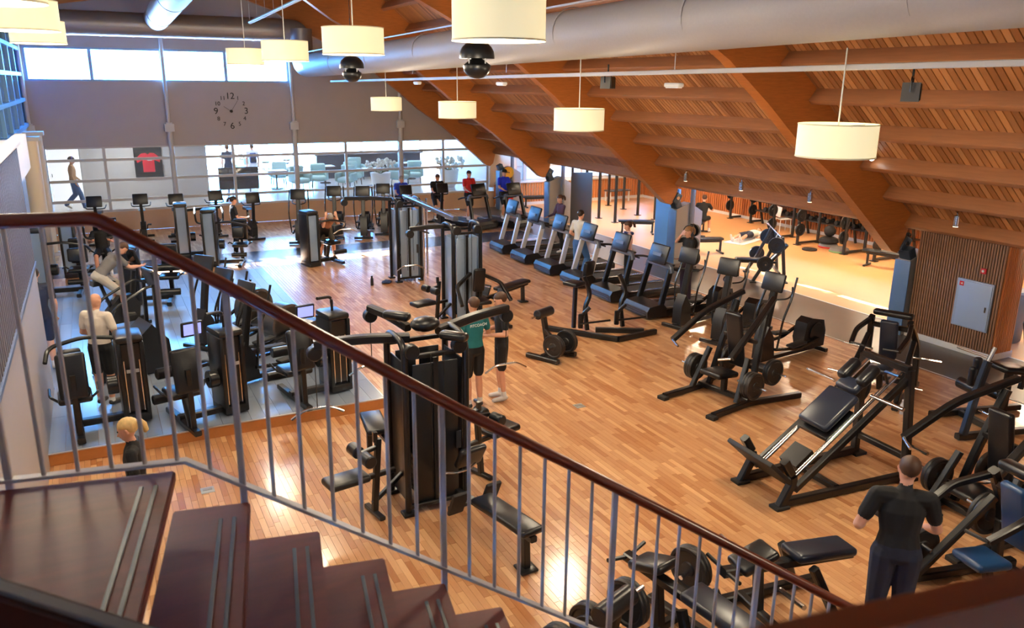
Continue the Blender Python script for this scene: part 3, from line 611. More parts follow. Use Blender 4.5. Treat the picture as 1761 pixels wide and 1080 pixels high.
def sel_machine(loc, rz, label, kind, group=None, screen=False, h=1.4, front=BLK, flip=1):
    t = thing('weight_machine', label, 'gym machine', loc, rz, group); f = flip
    stack(t, f*.5, .1, .36, .5, h, front)
    B().box((f*.5, -.157, h*.72), (.16, .006, .05)).o('badge', LEGEND, t)
    B().bar([(f*.5, .0, .1), (-f*.3, .0, .1)], .12, .1).o('base_beam', BLK, t)
    B().bar([(-f*.25, -.6, .06), (-f*.25, .55, .06)], .1, .08).o('floor_beam', BLK, t)
    B().bar([(-f*.25, -.35, .08), (-f*.25, -.2, .5)], .09, .07, up=(0, 1, 0)).o('seat_post', BLK, t)
    pad((-f*.25, -.1, .54), (.42, .46, .09), (0, 0, 0), t, 'seat'); pad((-f*.25, -.38, .92), (.36, .1, .62), (-12, 0, 0), t, 'backrest')
    B().bar([(-f*.25, -.45, .1), (-f*.25, -.44, .95)], .07, .06, up=(0, 1, 0)).o('back_post', BLK, t)
    for s in (-1, 1): B().tube(fil([(-f*.25+s*.2, -.2, .52), (-f*.25+s*.3, -.18, .6), (-f*.25+s*.3, .1, .62)], .05), .018, 8).o('side_handle', MET, t)
    B().cyl((f*.3, -.0, .58), (f*.16, 0, .58), .13, 20, .01).o('cam', MET, t)
    if kind == 'leg':
        B().bar(fil([(f*.16, 0, .58), (f*.12, .3, .45), (-f*.05, .42, .32)], .1), .06, .06).o('lever_arm', BLK, t)
        roller((-f*.5, .42, .3), (0, .42, .3), .075, t); B().bar([(f*.2, .05, .8), (-f*.02, .1, .76)], .05, .05).o('thigh_arm', BLK, t); roller((-f*.5, .12, .78), (0, .12, .78), .08, t, 'thigh_roller')
    elif kind == 'press':
        for s in (-1, 1): B().tube(fil([(-f*.25+s*.36, -.35, 1.35), (-f*.25+s*.38, .1, 1.25), (-f*.25+s*.36, .25, 1.0), (-f*.25+s*.14, .27, .98)], .1), .028, 8).o('press_arm', BLK, t)
        B().bar([(f*.5, -.3, 1.3), (-f*.65, -.36, 1.36)], .08, .08).o('top_beam', BLK, t)
    else:
        B().tube(fil([(f*.4, .2, 1.2), (-f*.05, .3, 1.25), (-f*.5, .3, 1.15), (-f*.55, .1, 1.0)], .15), .03, 8).o('pull_arm', BLK, t); pad((-f*.25, .32, .95), (.3, .1, .3), (8, 0, 0), t, 'chest_pad')
        roller((-f*.45, .4, .35), (-f*.05, .4, .35), .06, t)
    if screen:
        B().tube(fil([(f*.5, .1, h+.15), (f*.5, .1, h+.42), (f*.2, -.05, h+.46)], .1), .025, 8).o('screen_arm', BLK, t)
        c = B().box((-f*.02, -.08, h+.3), (.3, .05, .22), (8, 0, 0), .02).o('screen_unit', PLA, t); B().box((-f*.02, -.108, h+.302), (.24, .008, .16), (8, 0, 0)).o('lit_screen', mat('blue_lit_screen', (.1, .12, .5), .3, emit=(.35, .4, 1), es=.9), c)
    return t
def lat_seat(t, m):
    """seat with two thigh rollers on a bent post; m maps local (x,y,z) into the machine"""
    P = lambda *a: m@Vector(a)
    B().bar([P(0, .1, .5), P(0, .62, .5)], .06, .06).o('seat_beam', BLK, t); B().bar([P(0, .38, .02), P(0, .3, .95)], .07, .07, up=m.to_3x3()@Vector((0, 1, 0))).o('seat_post', BLK, t)
    B().bar([P(-.2, .38, .03), P(.2, .38, .03)], .07, .05).o('foot', BLK, t); B().bar([P(0, .0, .42), P(0, .4, .15)], .05, .05).o('brace', BLK, t)
    o = pad((0, 0, 0), (.3, .5, .09), (0, 0, 0), t, 'seat'); o.matrix_local = m@Matrix.Translation((0, .72, .55))
    B().bar([P(0, .32, .85), P(0, .52, .82)], .05, .05).o('roller_arm', BLK, t)
    for s in (-1, 1): roller(P(s*.06, .52, .8), P(s*.25, .52, .8), .075, t)
    B().box(P(0, .34, .98), (.05, .05, .12)).o('adjuster', MET, t)
def row_bench(t, m):
    P = lambda *a: m@Vector(a)
    B().bar([P(0, .25, .3), P(0, 1.75, .42)], .08, .07).o('bench_rail', BLK, t); B().bar([P(0, 1.62, .02), P(0, 1.6, .4)], .08, .08, up=m.to_3x3()@Vector((0, 1, 0))).o('bench_leg', BLK, t)
    B().box(P(0, 1.62, .02), (.2, .2, .03), bev=.01).o('leg_foot', BLK, t)
    o = pad((0, 0, 0), (.28, 1.0, .08), (0, 0, 0), t, 'bench_pad'); o.matrix_local = m@Matrix.Translation((0, 1.25, .47))@Matrix.Rotation(rad(3), 4, 'X')
    for s in (-1, 1):
        o = B().box((0, 0, 0), (.2, .05, .34), bev=.02).o('foot_plate', RUB, t); o.matrix_local = m@Matrix.Translation((s*.22, .62, .38))@Matrix.Rotation(rad(-25), 4, 'X')
    B().bar([P(-.3, .55, .3), P(.3, .55, .3)], .05, .05).o('plate_bar', BLK, t)
    B().tube(fil([P(-.22, .3, .62), P(-.08, .35, .6), P(.08, .35, .6), P(.22, .3, .62)], .05), .014, 8).o('pull_handle', CHR, t)
def MZ(deg, x=0, y=0): return Matrix.Translation((x, y, 0))@Matrix.Rotation(rad(deg), 4, 'Z')
def tower(loc, rz, label, shroud, H=2.1, W=.62, D=.56):
    t = thing('cable_tower', label, 'gym machine', loc, rz)
    for sx in (-1, 1):
        pts = fil([(sx*W/2, -D/2, .02), (sx*W/2, -D/2, H), (sx*W/2, D/2, H), (sx*W/2, D/2, .02)], .22, 6); B().tube(pts, .04, 10, up=(1, 0, 0)).o('hoop_frame', BLK, t)
        for sy in (-1, 1): B().box((sx*W/2, sy*D/2, .02), (.16, .16, .035), bev=.01).o('foot_plate', BLK, t)
    for z in (.1, H*.92):
        for yy in (-D/2, D/2): B().bar([(-W/2, yy, z), (W/2, yy, z)], .06, .05).o('cross_bar', BLK, t)
    for sx in (-1, 1):
        B().box((sx*(W/2-.03), 0, H*.46), (.02, D-.1, H*.82), bev=.005).o('side_shroud', shroud, t)
        B().box((sx*W*.2, -D/2+.02, H*.46), (W*.34, .02, H*.82), bev=.005).o('front_shroud', shroud, t); B().box((sx*W*.2, D/2-.02, H*.46), (W*.34, .02, H*.82), bev=.005).o('back_shroud', shroud, t)
    B().bar([(0, -D/2+.005, .1), (0, -D/2+.005, H*.9)], .06, .03, up=(0, 1, 0)).o('centre_strip', BLK, t)
    for k in range(7): B().box((0, 0, .2+k*.07), (W*.6, D*.5, .06)).o('stack_plate', MET, t)
    for k, (x, y) in enumerate(((-W/2+.08, -D/2), (W/2-.08, -D/2))): B().cyl((x, y-.05, H*.95), (x, y+.05, H*.95), .09, 20, .01).o('pulley', PLA, t)
    B().box((W/2-.1, -D/2-.015, H*.4), (.06, .01, .22)).o('instruction_label', mat('label_dark', (.03, .03, .035), .3), t)
    for sx in (-1, 1): B().tube([(sx*.08, -D/2-.06, .3), (sx*.08, -D/2-.06, H*.93)], .006, 5).o('cable', MET, t)
    return t
def boom(t, p0, p1, w=.1, h=.09, name='boom', end=True):
    B().bar(fil([p0, (Vector(p0)+Vector(p1))/2+Vector((0, 0, .03)), p1], .2), w, h).o(name, BLK, t)
    if end:
        p = Vector(p1); B().cyl(p+Vector((0, -.05, -.1)), p+Vector((0, .05, -.1)), .085, 18, .01).o('boom_pulley', PLA, t)
        B().tube([p+Vector((0, 0, -.15)), p+Vector((0, 0, -.75))], .006, 5).o('boom_cable', MET, t)
        B().tube(fil([p+Vector((-.3, 0, -.85)), p+Vector((-.15, 0, -.76)), p+Vector((.15, 0, -.76)), p+Vector((.3, 0, -.85))], .06), .015, 8).o('pull_bar', CHR, t)
# ---- right-hand treadmill row
for i in range(6):
    treadmill((11.42-.045*i, 21.45-1.5*i, 0), 90, ('silver-legged treadmill at the end of the row beside the dark floor band', 'silver-legged treadmill carrying the woman in purple', 'empty silver-legged treadmill beside the man in jeans', 'silver-legged treadmill between the man in jeans and the woman with scarf', 'dark-legged treadmill beside the woman with blue scarf', 'dark-legged treadmill carrying the woman in a black top')[i], 'treadmill row facing the hall', i < 4)
# ---- treadmills near the far glazing
for i, (x, y) in enumerate(((11.6, 26.0), (12.85, 25.75))):
    treadmill((x, y, 0), 195, 'black treadmill near the cafe glazing with its user facing the hall', 'treadmills near the cafe glazing', False)
# ---- cross trainers right
for i, (a, b) in enumerate((((1168, 563), (1240, 543)), ((1235, 590), (1310, 562)), ((1307, 625), (1400, 600)))):
    p, q = G(*a), G(*b); d = (p-q).normalized(); c = p-d*.62
    cross_trainer(c, math.degrees(math.atan2(-d.x, d.y)), ('black cross trainer standing next to the last dark treadmill', 'black cross trainer between two other cross trainers behind the lever press', 'black cross trainer with its rear housing towards the grey walkway')[i], 'cross trainers beside the treadmills')
# ---- back row
for i, (px, py) in enumerate(((175, 418), (250, 412), (308, 412), (372, 404), (433, 409))):
    upright_bike(G(px, py), 180+(-8+4*i), 'black upright exercise bike in the row below the cafe glazing', 'exercise bikes below the glazing')
for i, (px, py) in enumerate(((520, 412), (580, 404), (628, 404), (662, 398))):
    cross_trainer(G(px, py), 160, 'black cross trainer in the row below the cafe glazing', 'cross trainers below the glazing')
# ---- platform machines
for i, (mast, drum) in enumerate((((352, 596), (478, 548)), ((384, 628), (520, 584)), ((420, 660), (560, 618)))):
    p, q = G(*mast, PZ), G(*drum, PZ); d = (p-q).normalized(); c = p-d*.62
    cross_trainer(c, math.degrees(math.atan2(-d.x, d.y)), 'black cross trainer with big round flywheel on the raised platform', 'round-drum cross trainers on the platform', True)
def PGm(px, py): return G(px, py, PZ)
sel_machine(PGm(345, 722), 14, 'leg machine with blue-lit screen at the front edge of the platform', 'leg', None, True, 1.1)
sel_machine(PGm(532, 682), 10, 'leg machine with padded rollers at the platform corner beside the black tower', 'leg', None, True, 1.1, flip=1)
sel_machine(PGm(275, 518), 170, 'black seated machine on the platform behind the white-shirted man', 'leg', None, False, 1.1)
sel_machine(Vector((-.38, 12.05, PZ)), 3, 'tall black machine with round handrail beside the partition wall', 'pull', None, False, 1.1)
for px, py, rz, k, lab in ((350, 440, 175, 'press', 'press machine with blue frosted stack among the far platform machines'), (400, 455, 165, 'pull', 'pulling machine with curved arms beside the press machine'),
                           (120, 505, 175, 'pull', 'black machine with pads next to the left partition')):
    q = PGm(px, py)
    sel_machine(q if q.y < 20.8 else G(px, py), rz, lab, k, None, False, 1.4, SHR)
sel_machine((-.35, 23.35, 0), 178, 'press machine used by the person in a dark top', 'press', None, False, 1.4, SHR)
for x_ in (9.4, 10.75): upright_bike((x_, 26.9, 0), 180, 'black upright bike ridden by a man below the glazing', 'occupied bikes below the glazing')
sel_machine(G(560, 452), 195, 'arm curl machine used by the bending man near the dark floor band', 'pull', None, False, 1.35, SHR)
# stair climbers / bikes beside the white shirted man
upright_bike(PGm(205, 560), -70, 'black spin bike ridden by the man in a grey shirt')
t = thing('stair_climber', 'black stair climber in front of the man in a white shirt', 'gym machine', PGm(228, 640), -75)
B().prism([(-.55, .02), (.6, .02), (.55, .55), (.3, .85), (-.1, .5), (-.5, .3)], .62, 'yz').o('body', PLA, t)
for k in range(3): B().box((0, -.42+k*.22, .3+k*.2), (.5, .24, .05), bev=.01).o('step', RUB, t)
for s in (-1, 1): B().tube(fil([(s*.33, -.4, .5), (s*.36, -.3, 1.2), (s*.34, .3, 1.5), (s*.2, .45, 1.45)], .15), .024, 8).o('handrail', MET, t); B().bar([(s*.28, .4, .5), (s*.26, .42, 1.5)], .07, .06, up=(0, 1, 0)).o('upright', BLK, t)
B().box((0, .46, 1.55), (.5, .07, .34), (15, 0, 0), .03).o('console', PLA, t); B().box((0, -.2, .62), (.2, .01, .04)).o('badge', LEGEND, t)
# ---- cable towers in the middle
T1, T2 = Vector((6.85, 19.4, 0)), Vector((6.65, 15.35, 0))
t = tower(T1, 0, 'far cable tower with blue frosted shrouds under the connecting beam', SHR)
boom(t, (-.1, 0, 2.06), (-1.5, .2, 2.14)); B().tube([(.62, .1, 0), (.62, .1, 2.05)], .03, 8).o('guide_post', CHR, t); B().tube([(.32, -.45, 0), (.32, -.45, 1.9)], .03, 8).o('guide_post', CHR, t)
B().tube(fil([(.2, -.5, 1.55), (.05, -.5, 1.4), (.45, -.5, 1.25)], .05), .02, 8).o('cable_handle', BLK, t)
q = T2-T1; B().bar([(0, 0, 2.14), (q.x, q.y+.3, 2.14)], .12, .1).o('connecting_beam', mat('beam_steel', (.25, .27, .3), .25, .8), t)
t = tower(T2, 0, 'near cable tower with pale frosted shrouds and seats around it', SHR)
boom(t, (-.1, .1, 2.02), (-1.05, .25, 2.0)); lat_seat(t, MZ(105, -.3, -.1)); row_bench(t, MZ(-70, .35, .2))
pad((.12, -.62, 1.0), (.26, .09, .5), (8, 0, 0), t, 'backrest'); pad((.12, -.75, .58), (.3, .4, .08), (0, 0, 0), t, 'seat'); B().bar([(.12, -.45, .1), (.12, -.6, 1.1)], .07, .07, up=(0, 1, 0)).o('backrest_post', BLK, t)
for s in (-1, 1): B().bar(fil([(.12+s*.1, -.4, 1.1), (.12+s*.5, -.6, .9), (.12+s*.55, -1.0, .6)], .1), .07, .07).o('press_arm', BLK, t); B().bar([(.12+s*.45, -.3, .06), (.12+s*.5, -1.1, .06)], .08, .07).o('floor_beam', BLK, t)
# ---- black multi station in front
BT = Vector((3.18, 8.42, 0))
t = tower(BT, 0, 'big black multi-station tower behind the stair railing', BLK, 2.12, .74, .62)
boom(t, (-.2, 0, 2.08), (-1.25, .2, 2.08), .12, .1); boom(t, (.2, .1, 2.08), (1.3, .5, 2.13), .12, .1); boom(t, (-.1, .3, 2.1), (-.35, 1.0, 2.2), .1, .09, 'boom'); 
B().ball((0, 0, 2.22), (.18, .14, .09)).o('top_cap', PLA, t)
for a, b in (((-.15, .2, 2.2), (-.32, .42, 2.33)), ((.1, -.3, 2.12), (.28, -.5, 2.2))): pad((Vector(a)+Vector(b))/2, (.14, .34, .1), (0, 0, 40), t, 'top_cover')
lat_seat(t, MZ(100, -.35, -.05)); lat_seat(t, MZ(-72, .45, .1)); row_bench(t, MZ(188, .12, -.3))
pad((-.25, 1.35, .5), (.3, .7, .08), (0, 0, -8), t, 'rear_seat'); B().bar([(-.25, 1.6, .02), (-.25, 1.6, .46)], .07, .07, up=(0, 1, 0)).bar([(-.2, .3, .4), (-.25, 1.6, .44)], .06, .06).o('rear_seat_frame', BLK, t)
pad((.32, -.55, .72), (.36, .09, .3), (30, 0, 10), t, 'knee_pad')
# ---- plate loaded
def calf(loc, rz, lab='small seated calf machine with plates alone on the parquet'):
    t = thing('calf_machine', lab, 'gym machine', loc, rz)
    for s in (-1, 1): B().bar([(s*.28, -.35, .05), (s*.28, .35, .05)], .1, .08).o('foot', BLK, t)
    B().bar([(-.28, 0, .09), (.28, 0, .09)], .08, .07).o('cross_beam', BLK, t); B().bar([(.05, .1, .1), (.0, .2, .78)], .1, .09, up=(0, 1, 0)).o('post', BLK, t); B().bar([(0, .15, .5), (-.12, -.25, .3)], .07, .07).o('lever', BLK, t)
    roller((-.2, .2, .82), (.24, .2, .82), .09, t); B().tube([(-.38, .2, .8), (-.2, .2, .8)], .02, 8).o('grip', CHR, t)
    for s in (-1, 1): plate(t, (s*.18, -.2, .3), (s, 0, 0), .22, .05, None, 2)
    plate(t, (-.1, -.12, .28), (1, 0, 0), .2); B().tube([(-.4, -.2, .3), (.4, -.2, .3)], .02, 8).o('axle', CHR, t)
calf(G(948, 614), 25)
t = thing('row_machine', 'plate-loaded machine with empty pegs and low V frame near the treadmills', 'gym machine', G(1040, 575), 0)
B().bar([(-.95, .75, .06), (-.05, -.55, .06)], .1, .1).bar([(-.05, -.55, .06), (.95, -.42, .06)], .1, .1).bar([(-.1, .2, .06), (.75, -.3, .06)], .1, .1).o('base_frame', BLK, t)
for x, y, a in ((-.3, .2, 0), (.5, .1, 1)):
    B().bar(fil([(x, y, .08), (x-.05, y+.05, .55), (x+.12, y+.1, .8), (x, y+.2, 1.15)], .15), .08, .08, up=(0, 1, 0)).o('post', BLK, t)
    B().bar(fil([(x-.15, y, .15), (x-.2, y-.1, .45), (x-.05, y-.15, .6)], .1), .07, .07).o('lever', BLK, t); B().tube([(x-.3, y-.2, .3), (x+.35, y-.3, .32)], .022, 8).o('plate_peg', BLK, t)
    B().box((x-.28, y-.18, .35), (.1, .06, .3), bev=.02).o('bracket', BLK, t)
pad((-.55, .35, 1.05), (.34, .36, .09), (0, 0, 20), t, 'seat'); pad((-.12, .5, 1.28), (.3, .1, .32), (10, 0, 20), t, 'chest_pad'); B().bar([(-.5, .4, .1), (-.5, .38, 1.0)], .08, .08, up=(0, 1, 0)).o('seat_post', BLK, t)
def lever_press(loc, rz, label, plates=2, pegs=True):
    t = thing('lever_press', label, 'gym machine', loc, rz)
    for s in (-1, 1):
        B().bar(fil([(s*.5, .95, .05), (s*.48, .1, .05), (s*.75, -.9, .05)], .1), .1, .09).o('base_beam', BLK, t); B().box((s*.5, .98, .03), (.16, .12, .06), bev=.01).o('rubber_foot', RUB, t)
        B().bar(fil([(s*.42, -.05, .08), (s*.36, -.2, .75), (s*.3, -.45, 1.5)], .15), .09, .09, up=(0, 1, 0)).o('upright', BLK, t)
        B().bar(fil([(s*.3, -.6, 1.62), (s*.5, .1, 1.35), (s*.58, .75, .95)], .2), .09, .08).o('lever_arm', BLK, t); B().tube([(s*.58, .75, .95), (s*.4, .82, .9)], .02, 8).o('hand_grip', CHR, t)
        B().bar([(s*.45, .35, .1), (s*.38, .05, .75)], .08, .08, up=(0, 1, 0)).o('strut', BLK, t); B().tube([(s*.3, .15, .38), (s*.85, .15, .38)], .024, 8).o('plate_peg', CHR, t)
        plate(t, (s*.52, .15, .38), (s, 0, 0), .22, .05, None, plates); plate(t, (s*.42, -.55, .42), (s, 0, 0), .22, .05, None, max(1, plates-1))
        B().tube([(s*.3, -.55, .42), (s*.7, -.55, .42)], .024, 8).o('storage_peg', CHR, t)
    B().bar([(-.5, .1, .09), (.5, .1, .09)], .08, .08).o('cross_beam', BLK, t); B().bar([(-.4, -.5, .42), (.4, -.5, .42)], .08, .08).o('cross_beam', BLK, t); B().bar([(-.34, -.25, .95), (.34, -.25, .95)], .07, .07).o('cross_beam', BLK, t)
    B().bar([(0, .1, .1), (0, .1, .4)], .09, .09, up=(0, 1, 0)).o('seat_post', BLK, t); pad((0, .25, .45), (.42, .5, .09), (6, 0, 0), t, 'seat'); pad((0, -.1, .95), (.3, .09, .95), (-12, 0, 0), t, 'backrest')
    return t
lever_press(G(1250, 680), 100, 'lever press with stacked plates and tall backrest between calf machine and cross trainers', 3)
# hack squat / leg press
c = (G(1293, 845)+G(1337, 872)+G(1530, 828)+G(1470, 765))/4
t = thing('leg_press', 'angled hack squat sled with navy back pad and one big plate', 'gym machine', c, 87)
for s in (-1, 1):
    B().bar([(s*.36, .95, .06), (s*.42, -1.05, .06)], .1, .1).o('base_beam', BLK, t)
    B().bar(fil([(s*.36, 1.0, .02), (s*.36, .82, .35), (s*.36, 1.0, .62)], .1), .1, .1).o('front_leg', BLK, t); B().box((s*.36, 1.0, .02), (.16, .2, .04), bev=.01).o('foot', RUB, t)
    B().tube([(s*.26, .75, .3), (s*.26, -.85, 1.45)], .03, 10).o('chrome_rail', CHR, t); B().bar([(s*.36, .8, .2), (s*.34, -.95, 1.4)], .07, .09).o('side_rail', BLK, t)
    B().bar([(s*.42, -1.02, .06), (s*.36, -.9, 1.5)], .1, .09, up=(0, 1, 0)).o('rear_upright', BLK, t); B().box((s*.42, -1.05, .02), (.2, .2, .04)).o('rear_foot', RUB, t)
    B().tube([(s*.3, -.35, 1.22), (s*.78, -.35, 1.22)], .026, 10).o('plate_horn', CHR, t); B().tube([(s*.44, -.98, .5), (s*.72, -.98, .5)], .026, 8).o('storage_peg', CHR, t)
    pad((s*.15, -.42, 1.42), (.16, .34, .14), (-36, 0, 0), t, 'shoulder_pad')
B().bar([(-.42, -1.02, .3), (.42, -1.02, .3)], .08, .08).o('cross_beam', BLK, t); B().bar([(-.36, -.9, 1.5), (.36, -.9, 1.5)], .09, .09).o('cross_beam', BLK, t); B().bar([(-.36, .1, .08), (.36, .1, .08)], .09, .08).o('cross_beam', BLK, t)
B().box((0, 1.0, .42), (.8, .06, .62), (-48, 0, 0), .015).o('foot_plate', RUB, t)
pad((0, .02, 1.0), (.48, .62, .1), (-36, 0, 0), t, 'back_pad', mat('navy_vinyl', (.012, .018, .035), .32)); pad((0, -.3, 1.27), (.34, .2, .11), (-36, 0, 0), t, 'head_pad', mat('navy_vinyl', (0, 0, 0)))
B().box((0, .05, .85), (.5, .5, .06), (-36, 0, 0)).box((0, .45, .42), (.3, .3, .1), (-36, 0, 0)).o('carriage', BLK, t)
B().tube(fil([(-.3, -.6, 1.35), (-.36, -.45, 1.55), (-.7, -.3, 1.62)], .06), .02, 8).o('safety_handle', BLK, t)
plate(t, (.5, -.98, .95), (1, 0, 0), .26, .06); B().tube([(.36, -.98, .95), (.62, -.98, .95)], .026, 8).o('plate_peg', CHR, t)
def peg_frame(loc, rz, label, n=0, sc=1., blue=False):
    """plate-loaded machine seen mostly as pegs, pads and struts"""
    t = thing('plate_machine', label, 'gym machine', loc, rz)
    for s in (-1, 1):
        B().bar([(s*.45, .6, .06), (s*.38, -.8, .06)], .1, .09).o('base_beam', BLK, t); B().bar(fil([(s*.4, -.6, .08), (s*.38, -.5, .8), (s*.3, -.2, 1.25)], .15), .09, .09, up=(0, 1, 0)).o('upright', BLK, t)
        B().bar([(s*.42, .45, .1), (s*.36, -.35, .9)], .08, .08, up=(0, 1, 0)).o('strut', BLK, t); B().tube([(s*.3, -.5, .6), (s*.78, -.5, .62)], .024, 8).o('plate_peg', CHR, t)
        B().bar(fil([(s*.32, -.2, 1.2), (s*.4, .2, 1.1), (s*.36, .5, .95)], .1), .07, .07).o('lever_arm', BLK, t); B().tube([(s*.36, .5, .95), (s*.14, .54, .95)], .018, 8).o('hand_grip', PLA, t)
        B().tube([(s*.4, .3, .35), (s*.74, .3, .35)], .024, 8).o('storage_peg', CHR, t)
        if n: plate(t, (s*.5, -.5, .6), (s, 0, 0), .23, .05, None, n); plate(t, (s*.52, .3, .35), (s, 0, 0), .2, .05, None, 1)
    B().bar([(-.4, -.6, .1), (.4, -.6, .1)], .08, .08).o('cross_beam', BLK, t); B().bar([(-.34, -.3, 1.1), (.34, -.3, 1.1)], .08, .08).o('cross_beam', BLK, t)
    nv = mat('navy_vinyl', (0, 0, 0)) if not blue else mat('blue_vinyl', (.012, .05, .14), .32)
    pad((0, .1, .48), (.36, .42, .09), (5, 0, 0), t, 'seat', nv); pad((0, -.22, .9), (.28, .09, .7), (-14, 0, 0), t, 'backrest', nv); B().bar([(0, -.1, .08), (0, .05, .44)], .09, .08, up=(0, 1, 0)).o('seat_post', BLK, t)
    pad((.0, -.3, 1.32), (.62, .16, .1), (0, 0, 0), t, 'top_pad')
    return t
peg_frame(G(1508, 678), 112, 'plate machine with chrome pegs in front of the slat-clad block')
t = thing('leg_extension', 'plate-loaded leg extension beside the dark walkway', 'gym machine', G(1700, 730), 75)
B().bar([(-.4, .9, .06), (-.4, -.9, .06)], .1, .09).bar([(.4, .7, .06), (.4, -.9, .06)], .1, .09).bar([(-.4, .2, .06), (.4, .2, .06)], .1, .09).o('base_frame', BLK, t)
B().bar(fil([(-.4, .8, .08), (-.3, .6, .7), (-.3, .5, 1.15)], .1), .1, .1, up=(0, 1, 0)).o('front_post', BLK, t); B().tube([(-.3, .5, 1.15), (-.3, .42, 1.35)], .03, 8).o('chrome_post', CHR, t)
for z, y in ((1.0, .5), (.86, .55)): pad((-.12, y, z), (.1, .12, .3), (0, 0, 0), t, 'shin_pad'); 
roller((-.1, .4, .62), (.26, .4, .62), .09, t); roller((-.1, -.05, .5), (.3, -.05, .5), .09, t, 'ankle_roller')
pad((.1, -.3, .85), (.4, .5, .1), (8, 0, 0), t, 'seat'); pad((.1, -.68, 1.2), (.4, .1, .7), (-16, 0, 0), t, 'backrest'); B().bar([(.1, -.3, .1), (.1, -.3, .8)], .1, .1, up=(0, 1, 0)).bar([(.1, -.55, .5), (.1, -.66, 1.2)], .07, .07, up=(0, 1, 0)).o('seat_frame', BLK, t)
B().tube([(.3, -.1, .95), (.75, .1, 1.0)], .02, 8).o('grip', CHR, t); B().tube([(-.4, .6, .45), (-.75, .6, .45)], .02, 8).o('grip', CHR, t)
# big press nearest the stair on the right, with plates
peg_frame((7.35, 4.05, 0), 80, 'large plate-loaded press with blue pads which the man in black grips', 2, blue=True)
lever_press((8.75, 5.0, 0), 84, 'lever machine with thick black plates between the hack squat and the blue-padded press', 2)
def low_bench(loc, rz, label, n=0):
    t = thing('low_bench_machine', label, 'gym machine', loc, rz)
    for s in (-1, 1):
        B().bar([(s*.32, .7, .05), (s*.3, -.7, .05)], .09, .08).o('base_beam', BLK, t); B().bar([(s*.3, -.35, .08), (s*.22, -.1, .6)], .08, .08, up=(0, 1, 0)).o('post', BLK, t)
        B().tube([(s*.26, .3, .5), (s*.62, .34, .56)], .024, 8).o('plate_peg', CHR, t)
        if n: plate(t, (s*.4, .32, .53), (s, 0, 0), .22, .05, None, n)
    B().bar([(0, -.75, .5), (0, .75, .62)], .1, .09).o('main_beam', MET, t); B().bar([(-.3, .3, .09), (.3, .3, .09)], .08, .08).o('cross_beam', BLK, t); B().bar([(0, .3, .1), (0, .35, .55)], .09, .08, up=(0, 1, 0)).o('front_post', BLK, t)
    pad((0, -.35, .62), (.3, .7, .09), (5, 0, 0), t, 'bench_pad', mat('navy_vinyl', (0, 0, 0))); pad((0, .42, .7), (.3, .4, .09), (-18, 0, 0), t, 'incline_pad')
    B().tube(fil([(-.25, .75, .66), (0, .72, .62), (.25, .75, .66)], .05), .02, 8).o('grip', PLA, t)
low_bench((5.42, 4.78, 0), 84, 'low bench machine with chrome pegs in front of the man in black')
low_bench((4.2, 4.75, 0), 12, 'low bench machine with black plates behind the lower stair railing', 2)
calf((3.3, 4.85, 0), 200, 'small calf machine half hidden below the stair railing')
# ---- bottle and towel near the towers
t = thing('drinking_bottle', 'black drinking bottle standing on the pale parquet', 'bottle', G(640, 491)); B().lathe([(.036, 0), (.04, .01), (.04, .17), (.025, .2), (.022, .22)], n=16).o('body', PLA, t); B().cyl((0, 0, .22), (0, 0, .25), .026).o('cap', PLA, t)
t = thing('water_bottle', 'clear water bottle on the parquet beside the hack squat', 'bottle', G(1550, 712)); B().lathe([(.03, 0), (.034, .01), (.034, .15), (.014, .2), (.014, .22)], n=16).o('body', mat('clear_plastic', (.8, .85, .95), .1, alpha=.5), t); B().cyl((0, 0, .22), (0, 0, .24), .017).o('cap', WHP, t)
b = B(); r2 = random.Random(5)
for k in range(5): b.box((r2.uniform(-.12, .12), r2.uniform(-.08, .08), .02+.012*k), (.26-.03*k, .12, .03), (r2.uniform(-8, 8), r2.uniform(-8, 8), r2.uniform(0, 90)), .012)
o = b.o('gym_towel', mat('navy_cloth', sr(38, 54, 92), .8)); o.location = G(660, 487); tag(o, 'crumpled navy towel on the floor beside the black bottle', 'towel')
# ================================================================== ANNEX
RK = mat('rack_steel', (.02, .018, .017), .4)
def barbell(t, c, ax=(0, 1, 0), L=2., n=1, r=.225):
    c = Vector(c); ax = Vector(ax); B().tube([c-ax*L/2, c+ax*L/2], .014, 8).o('bar', CHR, t)
    for s in (-1, 1): B().tube([c+ax*s*L*.36, c+ax*s*L/2], .025, 8).o('bar_sleeve', CHR, t); plate(t, c+ax*s*L*.39, ax*s, r, .05, None, n)
def rack(loc, rz, label, h=2.3, bar=True, grp=None):
    t = thing('squat_rack', label, 'rack', loc, rz, grp)
    for x in (-.55, .55):
        for y in (-.4, .5): B().bar([(x, y, .0), (x, y, h)], .08, .08, up=(0, 1, 0)).o('post', RK, t); B().box((x, y, .01), (.2, .16, .02)).o('foot_plate', RK, t)
        B().bar([(x, -.4, .06), (x, .5, .06)], .07, .07).bar([(x, -.4, h-.05), (x, .5, h-.05)], .07, .07).o('side_rail', RK, t)
    B().bar([(-.55, .5, h-.05), (.55, .5, h-.05)], .06, .06).bar([(-.55, -.4, h-.05), (.55, -.4, h-.05)], .05, .05).o('cross_rail', RK, t)
    for z in (.5, .95):
        for s in (-1, 1): plate(t, (s*.62, .5, z), (s, 0, 0), .2, .045)
    if bar: barbell(t, (0, -.48, 1.2), (1, 0, 0))
    return t
